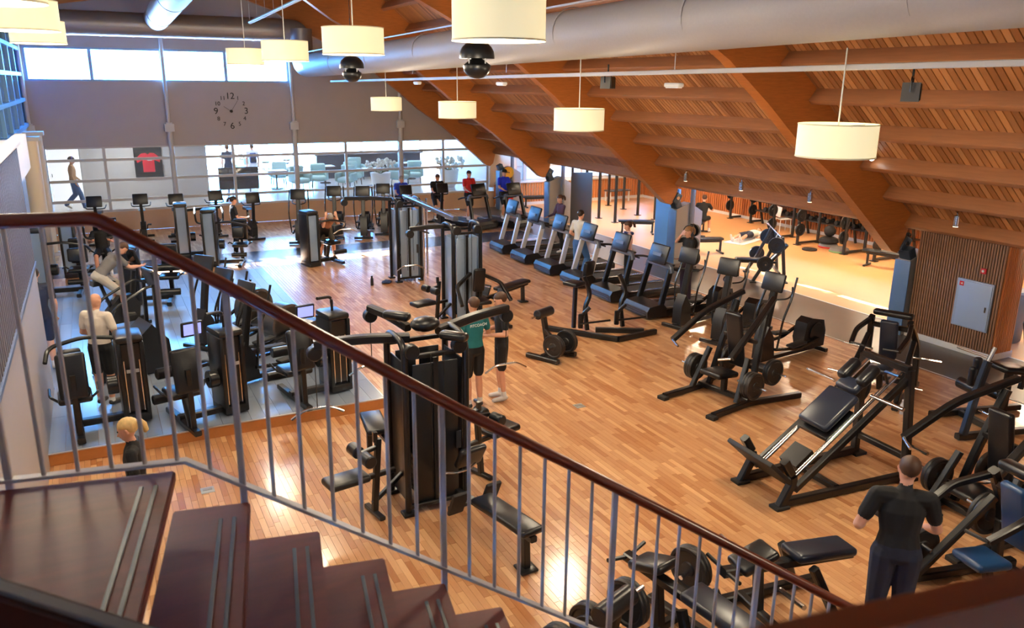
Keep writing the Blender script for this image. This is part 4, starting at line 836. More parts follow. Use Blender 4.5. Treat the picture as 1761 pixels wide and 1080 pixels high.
def bench_rack(loc, rz, label):
    t = thing('bench_press', label, 'rack', loc, rz)
    for s in (-1, 1):
        B().bar(fil([(s*.62, -.55, .04), (s*.58, -.3, .5), (s*.55, 0, 1.25)], .1), .08, .08, up=(0, 1, 0)).o('slant_post', RK, t); B().bar([(s*.55, .25, .04), (s*.55, .1, 1.2)], .08, .08, up=(0, 1, 0)).o('rear_post', RK, t)
        B().box((s*.62, -.55, .02), (.16, .16, .03)).box((s*.55, .25, .02), (.16, .16, .03)).o('feet', RK, t); B().tube([(s*.6, -.3, .52), (s*.82, -.3, .52)], .022, 8).o('peg', CHR, t); plate(t, (s*.68, -.3, .52), (s, 0, 0), .2, .045, None, 2); plate(t, (s*.66, -.05, 1.0), (s, 0, 0), .21, .045)
    B().bar([(-.58, .1, .25), (.58, .1, .25)], .07, .07).o('cross_rail', RK, t); barbell(t, (0, -.02, 1.28), (1, 0, 0), 2.1, 0)
    pad((0, -.5, .48), (.28, .9, .09), (0, 0, 0), t, 'bench_pad'); pad((0, .15, .7), (.26, .1, .6), (-40, 0, 0), t, 'back_pad'); B().bar([(0, -.85, .02), (0, -.85, .44)], .06, .06, up=(0, 1, 0)).bar([(0, -.85, .42), (0, .1, .42)], .06, .06).o('bench_frame', RK, t)
bench_rack(G(1325, 478), 235, 'olympic bench with plates and barbell at the annex edge'); 
t = thing('plate_tree', 'plate tree with spoked plates beside the second column', 'rack', G(1185, 465), 20)
B().bar([(-.3, 0, .05), (.3, 0, .05)], .08, .08).bar([(0, -.3, .05), (0, .3, .05)], .08, .08).bar([(0, 0, .05), (0, .0, 1.3)], .09, .09, up=(0, 1, 0)).o('frame', RK, t)
for z in (.35, .75, 1.1):
    for s in (-1, 1): plate(t, (s*.1, 0, z), (s, 0, 0), .23 if z < .6 else .17, .045, None, 2); B().tube([(s*.04, 0, z), (s*.3, 0, z)], .022, 8).o('peg', CHR, t)
def flat_bench(loc, rz, label, grp=None, incl=0.):
    t = thing('flat_bench', label, 'bench', loc, rz, grp)
    pad((0, -.1, .44), (.28, .75, .08), (0, 0, 0), t, 'bench_pad'); pad((0, .5, .44+incl*.3), (.28, .5, .08), (incl*40, 0, 0), t, 'seat_pad')
    B().bar([(0, -.45, .36), (0, .65, .36)], .06, .06).o('beam', RK, t)
    for y in (-.42, .6): B().bar([(0, y, .04), (0, y, .36)], .06, .06, up=(0, 1, 0)).bar([(-.25, y, .03), (.25, y, .03)], .06, .05).o('leg', RK, t)
    return t
flat_bench((18.1, 21.35, 0), -50, 'bench carrying the seated man in black'); flat_bench(G(1215, 435), 70, 'padded bench beside the plate tree in the annex'); flat_bench(G(1100, 402), 60, 'adjustable bench alone on the open annex floor'); flat_bench(G(928, 356), 80, 'dark bench below the annex far windows')
flat_bench(G(1528, 462), 20, 'low bench near the mats at the annex wall')
for px, py, rz, lab, h in ((1290, 378, 90, 'rack behind the seated man', 2.0), (1368, 414, 90, 'rack with bumper plates beside the white chair', 2.0), (1496, 441, 90, 'rack with barbell over the stacked balance trainers', 2.0)):
    rack(G(px, py), rz, 'black squat '+lab, h)
for px, py, lab in ((1040, 362, 'bare black post rig standing by the annex far wall'), (1092, 380, 'bare black post rig nearest the blue panel')):
    t = thing('post_rig', lab, 'rack', G(px, py), 0)
    for x in (-.9, .9):
        for y in (0, 1.1): B().bar([(x, y, 0), (x, y, 2.5)], .09, .09, up=(0, 1, 0)).o('post', RK, t); B().box((x, y, .01), (.2, .2, .02)).o('foot_plate', RK, t)
        B().bar([(x, 0, 2.0), (x, 1.1, 2.0)], .06, .06).o('side_bar', RK, t)
    B().bar([(-.9, 0, 2.4), (.9, 0, 2.4)], .06, .06).o('pull_up_bar', RK, t)
t = thing('folding_screen', 'tall dark grey mat screen standing behind the treadmills', 'screen', G(998, 392), -20); B().box((0, 0, 1.0), (.75, .06, 1.9), bev=.01).o('panel', mat('mat_grey', sr(72, 68, 66), .8), t); B().bar([(-.36, -.3, .03), (-.36, .3, .03)], .05, .05).bar([(.36, -.3, .03), (.36, .3, .03)], .05, .05).o('foot', RK, t)
t = thing('foam_roller', 'green rolled exercise mat standing on end by the dark screen', 'mat', G(979, 380)); B().cyl((0, 0, 0), (0, 0, 1.0), .1, 18, .01).o('roll', mat('green_mat', sr(40, 150, 110), .7), t); B().cyl((0, 0, .98), (0, 0, 1.01), .03).o('core', MET, t)
t = thing('low_table', 'small white bench table by the annex far windows', 'table', G(1050, 343)+Vector((0, -.5, 0))); B().box((0, 0, .46), (1.1, .45, .05)).o('top', mat('dark_top', (.1, .08, .07), .5), t)
for x in (-.48, .48):
    for y in (-.18, .18): B().bar([(x, y, 0), (x, y, .44)], .06, .06, up=(0, 1, 0)).o('leg', WHP, t)
t = thing('plastic_chair', 'white plastic chair against the annex slat wall', 'chair', G(1345, 398), 250); B().box((0, 0, .45), (.42, .42, .03), bev=.012).o('seat', WHP, t); B().box((0, -.2, .7), (.4, .03, .34), (-8, 0, 0), .012).o('backrest', WHP, t)
for x in (-.18, .18):
    for y in (-.18, .18): B().tube([(x, y, .45), (x*1.15, y*1.15, 0)], .015, 8).o('leg', WHP, t)
for px, py, z, mt_, lab in ((1424, 425, .0, mat('red_rubber', sr(215, 50, 40), .5), 'red half-ball balance trainer under the rack'), (1424, 425, .175, RUB, 'grey half-ball balance trainer stacked on the red one'), (1443, 433, .0, mat('green_rubber', sr(120, 165, 110), .5), 'green half-ball balance trainer beside the red one')):
    t = thing('balance_trainer', lab, 'balance ball', G(px, py)+Vector((0, 0, z)), 0); B().cyl((0, 0, 0), (0, 0, .05), .31, 26, .01).o('base', mt_, t); B().lathe([(.3, .05), (.27, .11), (.18, .15), (0, .165)], n=26).o('dome', RUB if mt_ is RUB else mat('dome_grey', (.2, .2, .2), .5), t)
o = B().ball((0, 0, .18), .18, 20, 12).o('medicine_ball', RUB); o.location = G(1424, 425)+Vector((0, 0, .34)); tag(o, 'black medicine ball lying on the stacked balance trainers', 'ball')
t = thing('bumper_plate', 'single black bumper plate lying flat on the annex floor', 'weight plate', G(1392, 430)); plate(t, (0, 0, .025), (0, 0, 1), .23, .05, None, 1, 'disc')
t = thing('exercise_mat', 'white exercise mat under the lying man', 'mat', (18.9, 19.9, 0), 20); B().box((0, 0, .01), (1.9, .7, .02), bev=.008).o('pad', mat('mat_white', sr(215, 215, 215), .7), t); B().box((0.98, 0, .02), (.05, .7, .03), bev=.01).o('rolled_end', mat('mat_white', (0, 0, 0)), t)
# dumbbell shelf along the mirror
t = thing('dumbbell_rack', 'long black two-tier dumbbell rack under the mirror', 'rack', (21.6, 19.0, 0), 90)
for z in (.5, .85): B().box((0, 0, z), (6.6, .4, .04)).o('shelf', RK, t)
for x in (-3.2, -1, 1, 3.2): B().bar([(x, -.15, 0), (x, .15, .95)], .07, .07, up=(0, 1, 0)).o('leg', RK, t)
dm = B().cyl((-.16, 0, 0), (-.06, 0, 0), .075, 12, .01).cyl((.06, 0, 0), (.16, 0, 0), .075, 12, .01).cyl((-.07, 0, 0), (.07, 0, 0), .018, 8).mesh('dumbbell'); dm.materials.append(RUB)
for z in (.595, .945):
    for k in range(17): o = link('dumbbell', dm); o.location = (21.6, 16.1+k*.36, z); o.rotation_euler = (0, 0, 0); tag(o, 'black rubber dumbbell lying on the rack under the mirror', 'dumbbell', 'dumbbells under the mirror')
t = thing('grey_bin', 'tall grey waste bin behind the slat-clad block', 'bin', (15.95, 9.35, 0)); B().lathe([(.26, 0), (.3, .05), (.32, 1.0)], n=24).o('body', mat('bin_grey', sr(110, 104, 100), .5), t); B().cyl((0, 0, 1.0), (0, 0, 1.06), .33, 24, .02).o('lid', mat('bin_lid', sr(130, 126, 122), .5), t)
# coloured plates on the last column
for z, mt_, lab in ((1.5, mat('yellow_plate', sr(215, 160, 40), .45), 'yellow weight plate hung on the dark column'), (1.02, mat('blue_plate', sr(40, 56, 92), .45), 'dark blue weight plate hung on the column below the yellow one'), (.54, mat('red_plate', sr(205, 40, 30), .45), 'red weight plate hung lowest on the dark column')):
    t = thing('bumper_plate', lab, 'weight plate', (14.62, 28.99, z)); plate(t, (0, 0, 0), (0, -1, 0), .23, .05, mt_, 1, 'disc'); B().cyl((0, .02, 0), (0, -.06, 0), .03).o('hub', CHR, t)
# ================================================================== CAFE behind the glazing
CZ = .62
CW = mat('cafe_wall', sr(190, 188, 186), .6); CF = mat('cafe_floor', sr(200, 196, 190), .15, noise=.05)
struct(B().box((7, 36.1, CZ-.06), (18, 11.8, .12)).o('floor_cafe', CF)); struct(B().box((7, 36.1, 3.7), (18, 12, .2)).o('ceiling_cafe', CW))
wc = struct(B().box((1.5, 33.2, 2.1), (4.6, .15, 3)).o('wall_cafe', CW)); struct(B().box((-1.85, 36, 2.1), (.15, 12, 3)).box((15.9, 36, 2.1), (.15, 12, 3)).o('wall_cafe_side', CW))
gz = struct(thing('window_5', 'wall of bright outside windows at the back of the cafe', 'window', (0, 42, 0)))
for x in (-1.5, 2, 5.5, 9, 12.5, 15.8): B().box((x, 0, 2.1), (.14, .12, 3)).o('mullion', FRAME, gz)
for z in (.7, 2.7, 3.5): B().box((7.2, 0, z), (17.3, .1, .12)).o('rail', FRAME, gz)
for a, b_ in zip((-1.5, 2, 5.5, 9, 12.5), (2, 5.5, 9, 12.5, 15.8)): B().box(((a+b_)/2, 0, 2.1), (b_-a-.14, .012, 2.9)).o('pane', GLS, gz)
d = struct(thing('door_1', 'white glazed door in the grey cafe wall', 'door', (-1.0, 33.15, CZ))); B().box((0, 0, 1.05), (1.0, .06, 2.1)).o('leaf', mat('door_white_glow', sr(235, 238, 240), .4, emit=(.9, .95, 1), es=.5), d); B().box((-.42, -.05, 1.0), (.03, .05, .12)).o('handle', CHR, d); B().box((-.56, 0, 1.05), (.08, .12, 2.2)).box((.56, 0, 1.05), (.08, .12, 2.2)).box((0, 0, 2.16), (1.2, .12, .08)).o('frame', FRAME, d)  # leaf glows to stand in for bright daylight at the door
t = thing('jersey_frame', 'framed red jersey hanging on the grey cafe wall', 'picture', (1.75, 33.08, CZ+1.35)); B().box((0, 0, 0), (.95, .05, 1.15), bev=.01).o('frame', MET, t)
B().prism([(-.2, -.34), (.2, -.34), (.2, .1), (.38, 0), (.42, .16), (.22, .34), (.08, .36), (0, .3), (-.08, .36), (-.22, .34), (-.42, .16), (-.38, 0), (-.2, .1)], .02, 'xz', -.03).o('jersey', mat('red_jersey', sr(205, 30, 48), .7), t); B().box((.05, -.042, .1), (.16, .006, .05)).o('print', WHP, t)
t = thing('television', 'large dark screen on a stand seen through the glazing', 'television', (4.9, 33.0, CZ)); B().box((0, 0, .65), (1.5, .06, .85), bev=.01).o('panel', SCR, t); B().bar([(-.4, 0, 0), (-.4, 0, .3)], .05, .05, up=(0, 1, 0)).bar([(.4, 0, 0), (.4, 0, .3)], .05, .05, up=(0, 1, 0)).o('stand', MET, t)
TEAL = mat('pale_teal_fabric', sr(150, 182, 182), .8)
def armchair(x, y, rz):
    t = thing('armchair', 'pale teal armchair in the cafe behind the glazing', 'armchair', (x, y, CZ), rz, 'cafe armchairs')
    pad((0, 0, .38), (.62, .6, .22), (0, 0, 0), t, 'seat', TEAL); pad((0, -.28, .68), (.62, .16, .6), (-10, 0, 0), t, 'backrest', TEAL)
    for s in (-1, 1): pad((s*.33, 0, .5), (.12, .6, .34), (0, 0, 0), t, 'armrest', TEAL)
    for sx in (-.25, .25):
        for sy in (-.22, .22): B().tube([(sx, sy, .28), (sx*1.1, sy*1.1, 0)], .018, 6).o('leg', MET, t)
for x, y, rz in ((7.4, 33.6, 200), (8.3, 34.2, 170), (9.2, 33.2, 140), (9.9, 34.6, 190), (11.6, 33.4, 210), (12.5, 34.0, 160), (10.6, 36.5, 180), (7.0, 36.0, 0), (6.0, 38.4, 40)): armchair(x, y, rz)
def cafe_table(x, y, h=.74):
    t = thing('cafe_table', 'square brown cafe table on a single leg behind the glazing', 'table', (x, y, CZ), 0, 'cafe tables'); B().box((0, 0, h), (.8, .8, .04), bev=.01).o('top', mat('cafe_tabletop', sr(120, 84, 60), .4), t); B().cyl((0, 0, 0), (0, 0, h), .035).o('leg', MET, t); B().cyl((0, 0, 0), (0, 0, .03), .24, 20).o('base', MET, t)
for x, y in ((10.5, 33.7), (8.9, 35.5), (6.6, 34.4), (5.9, 36.8), (12.9, 35.6)): cafe_table(x, y)
t = thing('bar_counter', 'long dark cafe bar counter behind the armchairs', 'counter', (11.5, 37.6, CZ)); B().box((0, 0, .52), (5, .7, 1.04)).o('front', mat('bar_dark', sr(62, 60, 66), .5), t); B().box((0, -.05, 1.07), (5.2, .85, .06), bev=.01).o('worktop', mat('bar_top', sr(90, 86, 84), .3), t)
def planter(x, y):
    t = thing('flower_planter', 'white tub planter full of pale flowers in the cafe', 'planter', (x, y, CZ), 0, 'cafe flower planters'); B().lathe([(.22, 0), (.34, .2), (.42, .75), (.38, .75), (.3, .7), (0, .68)], n=24).o('tub', mat('planter_white', sr(215, 210, 200), .5), t)
    b = B(); r3 = random.Random(int(x*10))
    for k in range(46):
        a = r3.uniform(0, 6.28); rr = .62*math.sqrt(r3.random()); b.ball((rr*math.cos(a), rr*math.sin(a), .95+r3.uniform(-.12, .28)), r3.uniform(.05, .1), 6, 4)
    o = b.o('blossoms', mat('pale_blossom', sr(214, 208, 190), .8, noise=.3, nscale=8), t); o['kind'] = 'stuff'
    b = B()
    for k in range(20): a = r3.uniform(0, 6.28); b.tube([(0, 0, .7), (.5*math.cos(a), .5*math.sin(a), .9+r3.uniform(-.05, .2))], .012, 4)
    o = b.o('stems', mat('leaf_green', sr(88, 100, 70), .7), t); o['kind'] = 'stuff'
planter(10.3, 32.0); planter(13.4, 32.2); planter(6.2, 40)
for x, y in ((6.9, 38.2), (8.0, 39.0), (7.6, 37.4)):
    t = thing('bar_stool', 'tall dark bar stool in the bright part of the cafe', 'stool', (x, y, CZ), 0, 'cafe bar stools'); B().cyl((0, 0, .72), (0, 0, .78), .19, 18, .01).o('seat', MET, t)
    for a in (.8, 2.37, 3.94, 5.5): B().tube([(.12*math.cos(a), .12*math.sin(a), .72), (.22*math.cos(a), .22*math.sin(a), 0)], .014, 6).o('leg', MET, t)
struct(B().box((7, 52, CZ-.3), (60, 20, .1)).o('floor_bounce_ground', mat('pale_bounce_ground', sr(226, 222, 214), .8)))  # ground added outside the cafe as a bright sunlit reflector
for x, y in ((1, 31.6), (4, 34.5), (8, 34), (12, 34), (8, 38.5), (12.5, 39.5), (4, 38.5)):  # fill panels and lamps added to brighten the dark cafe
    t = thing('cafe_fill_panel', 'added square fill-light panel in the cafe ceiling', 'lamp', (x, y, 3.58), 0, 'added cafe fill panels'); B().box((0, 0, 0), (.9, .9, .03)).o('frame', WHP, t); B().box((0, 0, -.017), (.84, .84, .006)).o('diffuser', mat('cafe_fill_diffuser', (1, 1, 1), .5, emit=(.95, .98, 1), es=6), t)
    area('cafe_fill_light', (x, y, 3.54), (x, y, 0), .84, .84, 40, (.92, .97, 1))
# ================================================================== PEOPLE
SKIN = mat('skin', sr(214, 158, 130), .5, noise=.06, nscale=12)
SKIN2 = mat('skin_tan', sr(190, 128, 98), .5, noise=.06, nscale=12)
def cloth(n, c): return mat('cloth_'+n, sr(*c), .8, noise=.18, nscale=9, bump=.15)
def hairm(n, c): return mat('hair_'+n, sr(*c), .55, noise=.35, nscale=40, stretch=(1, 1, .3))
SHOEW = mat('shoe_white', sr(215, 212, 208), .5); SHOEK = mat('shoe_black', sr(30, 30, 32), .5)
def cone(V, F, p0, p1, r0, r1, n=10, hs=3):
    p0 = Vector(p0); p1 = Vector(p1); d = p1-p0; L = d.length
    q = Vector((0, 0, 1)).rotation_difference(d.normalized()) if L > 1e-6 else Matrix.Identity(3).to_quaternion()
    rings = [(r0*math.cos(a), -r0*math.sin(a)) for a in [math.pi/2*(1-i/hs) for i in range(1, hs+1)]]+[(r1*math.cos(a), L+r1*math.sin(a)) for a in [math.pi/2*i/hs for i in range(hs)]]
    b = len(V); V.append(p0+q@Vector((0, 0, -r0)))
    for r, z in rings:
        for i in range(n): V.append(p0+q@Vector((r*math.cos(2*math.pi*i/n), r*math.sin(2*math.pi*i/n), z)))
    V.append(p0+q@Vector((0, 0, L+r1))); k = len(rings)
    for i in range(n):
        j = (i+1) % n; F.append((b, b+1+j, b+1+i))
        for m_ in range(k-1): F.append((b+1+m_*n+i, b+1+m_*n+j, b+1+(m_+1)*n+j, b+1+(m_+1)*n+i))
        F.append((b+1+(k-1)*n+i, b+1+(k-1)*n+j, len(V)-1))
def ell(V, F, secs, n=16):
    """closed loft through ellipses: (centre, lateral axis, depth axis, rx, ry)"""
    b = len(V)
    for c, lx, ly, rx, ry in secs:
        for i in range(n): a = 2*math.pi*i/n; V.append(c+lx*(rx*math.cos(a))+ly*(ry*math.sin(a)))
    for m_ in range(len(secs)-1):
        for i in range(n): j = (i+1) % n; F.append((b+m_*n+i, b+m_*n+j, b+(m_+1)*n+j, b+(m_+1)*n+i))
    F.append(tuple(b+i for i in range(n))[::-1]); F.append(tuple(b+(len(secs)-1)*n+i for i in range(n)))
STAND = dict(pel=(0, 0, .95), chest=(0, .0, 1.30), neck=(0, -.005, 1.475), head=(0, .03, 1.635),
             hL=(-.088, 0, .92), hR=(.088, 0, .92), kL=(-.10, .02, .49), kR=(.10, .02, .49), aL=(-.10, -.02, .085), aR=(.10, -.02, .085), tL=(-.12, .15, .035), tR=(.12, .15, .035),
             sL=(-.185, 0, 1.425), sR=(.185, 0, 1.425), eL=(-.24, -.03, 1.14), eR=(.24, -.03, 1.14), wL=(-.23, .08, .89), wR=(.23, .08, .89))
def person(label, loc, rz, shirt, pants, H=1.75, hair=None, pose=None, sleeves='short', legs='short', shoes=None, skin=None, slim=1., bald=False, pony=None, cap=None, res=.013, seated=False, scarf=None, phones=False):
    t = thing('person', label, 'person', loc, rz); skin = skin or SKIN; shoes = shoes or SHOEW
    J = {k: Vector(v) for k, v in {**STAND, **(pose or {})}.items()}; V, F, PR = [], [], []
    def C(a, b, r0, r1, reg): cone(V, F, a, b, r0, r1); PR.append((Vector(a), Vector(b), r0, r1, reg))
    lx = (J['sR']-J['sL']).normalized(); hx = (J['hR']-J['hL']).normalized(); up = (J['chest']-J['pel']).normalized(); up2 = (J['neck']-J['chest']).normalized()
    ly = up.cross(lx).normalized(); ly2 = up2.cross(lx).normalized(); hy = up.cross(hx).normalized(); k = slim; w1 = J['pel'].lerp(J['chest'], .45); sh = J['chest'].lerp(J['neck'], .62)
    ell(V, F, [(J['pel']-up*.1, hx, hy, .10*k, .08), (J['pel']-up*.05, hx, hy, .155*k, .115*k), (J['pel']+up*.04, hx, hy, .165*k, .118*k), (w1, (hx+lx).normalized(), ly, .142*k, .105*k), (J['chest'], lx, ly, .172*k, .122*k), (sh, lx, ly2, .165*k, .10*k), (J['neck']-up2*.015, lx, ly2, .085, .07), (J['neck']+up2*.02, lx, ly2, .055, .055)])
    for a, b, r, reg in ((J['pel']-up*.1, J['pel']+up*.0, .12, 'pants'), (J['pel']+up*.09, w1, .115, 'shirt'), (w1, J['chest'], .13, 'shirt'), (J['chest'], sh, .13, 'shirt')):
        for s in (-1, 1): PR.append((a+hx*.05*s*k, b+lx*.05*s*k, r*k, r*k, reg))
    C(J['neck']-up2*.02, J['head']-up2*.06, .056, .05, 'skin')
    hd = J['head']; hu = (J['head']-J['neck']).normalized(); hl = (lx-hu*lx.dot(hu)).normalized(); hf = hu.cross(hl).normalized()
    ell(V, F, [(hd-hu*.115+hf*.035, hl, hf, .028, .03), (hd-hu*.09+hf*.025, hl, hf, .05, .062), (hd-hu*.04+hf*.008, hl, hf, .066, .086), (hd+hu*.02, hl, hf, .075, .096), (hd+hu*.07-hf*.004, hl, hf, .066, .085), (hd+hu*.105-hf*.006, hl, hf, .04, .055), (hd+hu*.118-hf*.006, hl, hf, .012, .02)])
    PR.append((hd-hu*.1, hd+hu*.05, .07, .085, 'skin')); C(hd-hu*.02+hf*.09, hd-hu*.045+hf*.106, .010, .013, 'skin')
    for s in (-1, 1): C(hd+hl*.073*s-hu*.025, hd+hl*.08*s+hu*.012, .012, .014, 'skin')
    for sd in 'LR':
        s = -1 if sd == 'L' else 1; S_, E_, W_ = J['s'+sd], J['e'+sd], J['w'+sd]
        C(sh.lerp(S_, .45), S_, .075*k, .064*k, 'shirt')
        f = {'short': .62, 'long': 1., 'none': .02}[sleeves]; m_ = S_.lerp(E_, f)
        C(S_, m_, .066*k, .060*k-(.006 if f == 1. else 0), 'shirt' if f > .1 else 'skin')
        if f < 1: C(m_, E_, .047*k, .041*k, 'skin')
        fr = 'shirt' if sleeves == 'long' else 'skin'; C(E_, E_.lerp(W_, .35), .043*k, .044*k, fr); C(E_.lerp(W_, .35), W_, .044*k, .029*k, fr)
        d = (W_-E_).normalized(); a = d.cross(Vector((0, 1, 0)) if abs(d.y) < .8 else Vector((0, 0, 1))).normalized(); n_ = d.cross(a)
        if n_.dot(J['chest']-W_) < 0: n_ = -n_
        for o_ in (-.022, 0, .022): C(W_+d*.01+a*o_*.6, W_+d*.085+a*o_, .019, .015, 'skin')
        for q_, L_f in ((-.031, .058), (-.0105, .072), (.0105, .078), (.031, .068)):
            b0 = W_+d*.088+a*q_; b1 = b0+d*L_f*.55+n_*.012; C(b0, b1, .0105, .0098, 'skin'); C(b1, b1+d*L_f*.3+n_*.028, .0098, .0088, 'skin')
        th = 1 if a.dot(hf) > 0 else -1; b0 = W_+d*.03+a*.024*th; b1 = b0+d*.035+a*.03*th+n_*.01; C(b0, b1, .014, .012, 'skin'); C(b1, b1+d*.032+n_*.012, .012, .010, 'skin')
        h_, k_, a_, t_ = J['h'+sd], J['k'+sd], J['a'+sd], J['t'+sd]
        if legs == 'short':
            m_ = h_.lerp(k_, .82); C(h_, m_, .098*k, .082*k, 'pants'); C(m_, k_, .062*k, .054*k, 'skin'); C(k_, k_.lerp(a_, .35), .054*k, .058*k, 'skin'); C(k_.lerp(a_, .35), k_.lerp(a_, .86), .058*k, .04*k, 'skin'); C(k_.lerp(a_, .84), a_, .042, .043, 'sock')
        else:
            e = .008 if legs == 'tight' else .022; C(h_, k_, .088*k+e, .058*k+e, 'pants'); C(k_, k_.lerp(a_, .35), .058*k+e, .058*k+e, 'pants'); C(k_.lerp(a_, .35), a_, .058*k+e, .038*k+e*1.2, 'pants')
        C(a_-Vector((0, 0, .03)), t_, .045, .034, 'shoe'); C(a_+(a_-t_).normalized()*.03-Vector((0, 0, .035)), t_, .038, .032, 'shoe')
    sc = H/1.755
    me = bpy.data.meshes.new('body'); me.from_pydata([tuple(v) for v in V], [], F); me.validate()
    bm = bmesh.new(); bm.from_mesh(me); bmesh.ops.recalc_face_normals(bm, faces=bm.faces[:]); bm.to_mesh(me); bm.free()
    tmp = bpy.data.objects.new('tmp', me); COL.objects.link(tmp); r = tmp.modifiers.new('r', 'REMESH'); r.mode = 'VOXEL'; r.voxel_size = res
    sm = tmp.modifiers.new('s', 'SMOOTH'); sm.factor = .5; sm.iterations = 2
    dg = bpy.context.evaluated_depsgraph_get(); me2 = bpy.data.meshes.new_from_object(tmp.evaluated_get(dg)); bpy.data.objects.remove(tmp); bpy.data.meshes.remove(me)
    regs = ['skin', 'shirt', 'pants', 'shoe', 'sock']
    for m_ in (skin, shirt, pants, shoes, mat('sock_white', sr(215, 215, 215), .8)): me2.materials.append(m_)
    nv = len(me2.polygons); ctr = np.empty(nv*3); me2.polygons.foreach_get('center', ctr); ctr = ctr.reshape(-1, 3); best = np.full(nv, 9.); idx = np.zeros(nv, int)
    for a, b, r0, r1, reg in PR:
        a = np.array(a); d = np.array(b)-a; L2 = max(d@d, 1e-9); u = np.clip((ctr-a)@d/L2, 0, 1); ds = np.linalg.norm(ctr-a-u[:, None]*d, axis=1)-(r0+(r1-r0)*u); k2 = ds < best; best[k2] = ds[k2]; idx[k2] = regs.index(reg)
    me2.polygons.foreach_set('material_index', idx); me2.shade_smooth(); me2.name = 'body'
    o = link('body', me2, t)
    E = [(hd+hf*.088+hl*.03*s+hu*.008, .0095, mat('eye_dark', (.03, .025, .02), .2)) for s in (-1, 1)]
    for p, r_, m_ in E: B().ball(p, r_, 8, 6).o('eye', m_, o)
    B().box(hd+hf*.087-hu*.066, (.036, .014, .009), bev=.003).o('mouth', mat('lip', sr(168, 90, 84), .5), o)
    if not bald:
        hm = hair; b = B(); b.ball((0, 0, 0), 1., 24, 16); rh = random.Random(len(label))
        for v in b.bm.verts:
            q = v.co.copy(); low_ = max(0, -q.z); j = 1+rh.uniform(-.025, .03)
            v.co = Vector((q.x*.084*j, q.y*.104*j-.012*low_, q.z*(.085 if q.z > 0 else (.1 if q.y < .1 else .03+.07*max(0, -q.y+.1)))*j))
        ob = b.o('hair', hm, t); ob.matrix_local = Matrix.Translation(hd+hu*.04-hf*.016)@Matrix((hl, hf, hu)).transposed().to_4x4()
        if pony:
            b = B(); b.tube([hd-hf*.1+hu*.045, hd-hf*.14+hu*.05, hd-hf*.165+hu*.0, hd-hf*.165-hu*.07, hd-hf*.15-hu*.07*pony], [.02, .03, .034, .03, .012], 10); b.o('ponytail', hm, t)
    if cap: ob = B().ball((0, 0, 0), (.088, .106, .07), 16, 10).box((0, .1, -.01), (.13, .1, .015), bev=.006).o('cap', cap, t); ob.matrix_local = Matrix.Translation(hd+hu*.07)@Matrix((hl, hf, hu)).transposed().to_4x4()
    if phones:
        b = B(); b.tube([hd+hl*.09*math.cos(a)+hu*(.02+.11*math.sin(a)) for a in [math.pi*i/10 for i in range(11)]], .01, 6); b.o('headphone_band', phones, t)
        for s in (-1, 1): B().cyl(hd+hl*.075*s, hd+hl*.1*s, .034, 14).o('headphone_cup', phones, t)
    if scarf:
        b = B(); pts = [J['neck']+lx*.1*math.cos(a)+ly2*.09*math.sin(a)-Vector((0, 0, .03)) for a in [2*math.pi*i/14 for i in range(14)]]; b.tube(pts, .04, 8, closed=True); b.o('scarf', scarf, t)
        B().bar([J['neck']+lx*.08+ly2*.1, J['chest']+lx*.07+ly2*.14, w1+lx*.06+ly*.14], .09, .03, up=ly).o('scarf_end', scarf, t)
    t.scale = (sc, sc, sc); return t
def at_head(px, py, H, z0=0.): p = G(px, py, z0+H-.02); return Vector((p.x, p.y, z0))
BR, DB, GRY, BLO = hairm('brown', (74, 46, 28)), hairm('dark', (40, 29, 23)), hairm('grey', (150, 142, 134)), hairm('blonde', (214, 178, 116))
KB, NV = cloth('black', (17, 17, 20)), cloth('navy', (30, 36, 56))
NEAR = .0095
# the two men at the black tower
p = person('man in teal shirt with white back print and black shorts beside the black tower', G(815, 700), 8, cloth('teal', (18, 108, 116)), KB, 1.78, BR, dict(eR=(.3, .05, 1.16), wR=(.34, .28, 1.0), eL=(-.25, .04, 1.15), wL=(-.18, .25, 1.0), head=(.02, .035, 1.635)), res=NEAR, shoes=SHOEK)
text('FITCOACH', .06, (0, -.139, 1.36), (90, 0, 0), mat('print_white', (.8, .85, .85), .6), 'back_print', p, .002)
person('young man in black with white trainers standing beside the teal-shirted man', G(862, 686), 78, KB, KB, 1.78, BR, dict(eR=(.24, .0, 1.14), wR=(.16, .22, 1.12), eL=(-.24, .0, 1.14), wL=(-.14, .24, 1.12), kL=(-.08, .02, .49), kR=(.08, .02, .49)), slim=.92, res=NEAR)
# man bottom right
pm = at_head(1566, 797, 1.85)
person('man in black T-shirt and long trousers reaching to the plate machine', pm, -42, KB, NV, 1.85, BR, dict(chest=(0, .05, 1.29), neck=(.01, .09, 1.46), head=(.03, .14, 1.615), sL=(-.2, .05, 1.41), sR=(.2, .05, 1.41), eR=(.3, .1, 1.13), wR=(.28, .33, 1.02), eL=(-.32, .0, 1.14), wL=(-.24, .24, 1.05)), legs='long', slim=1.08, res=.0085, shoes=SHOEK)
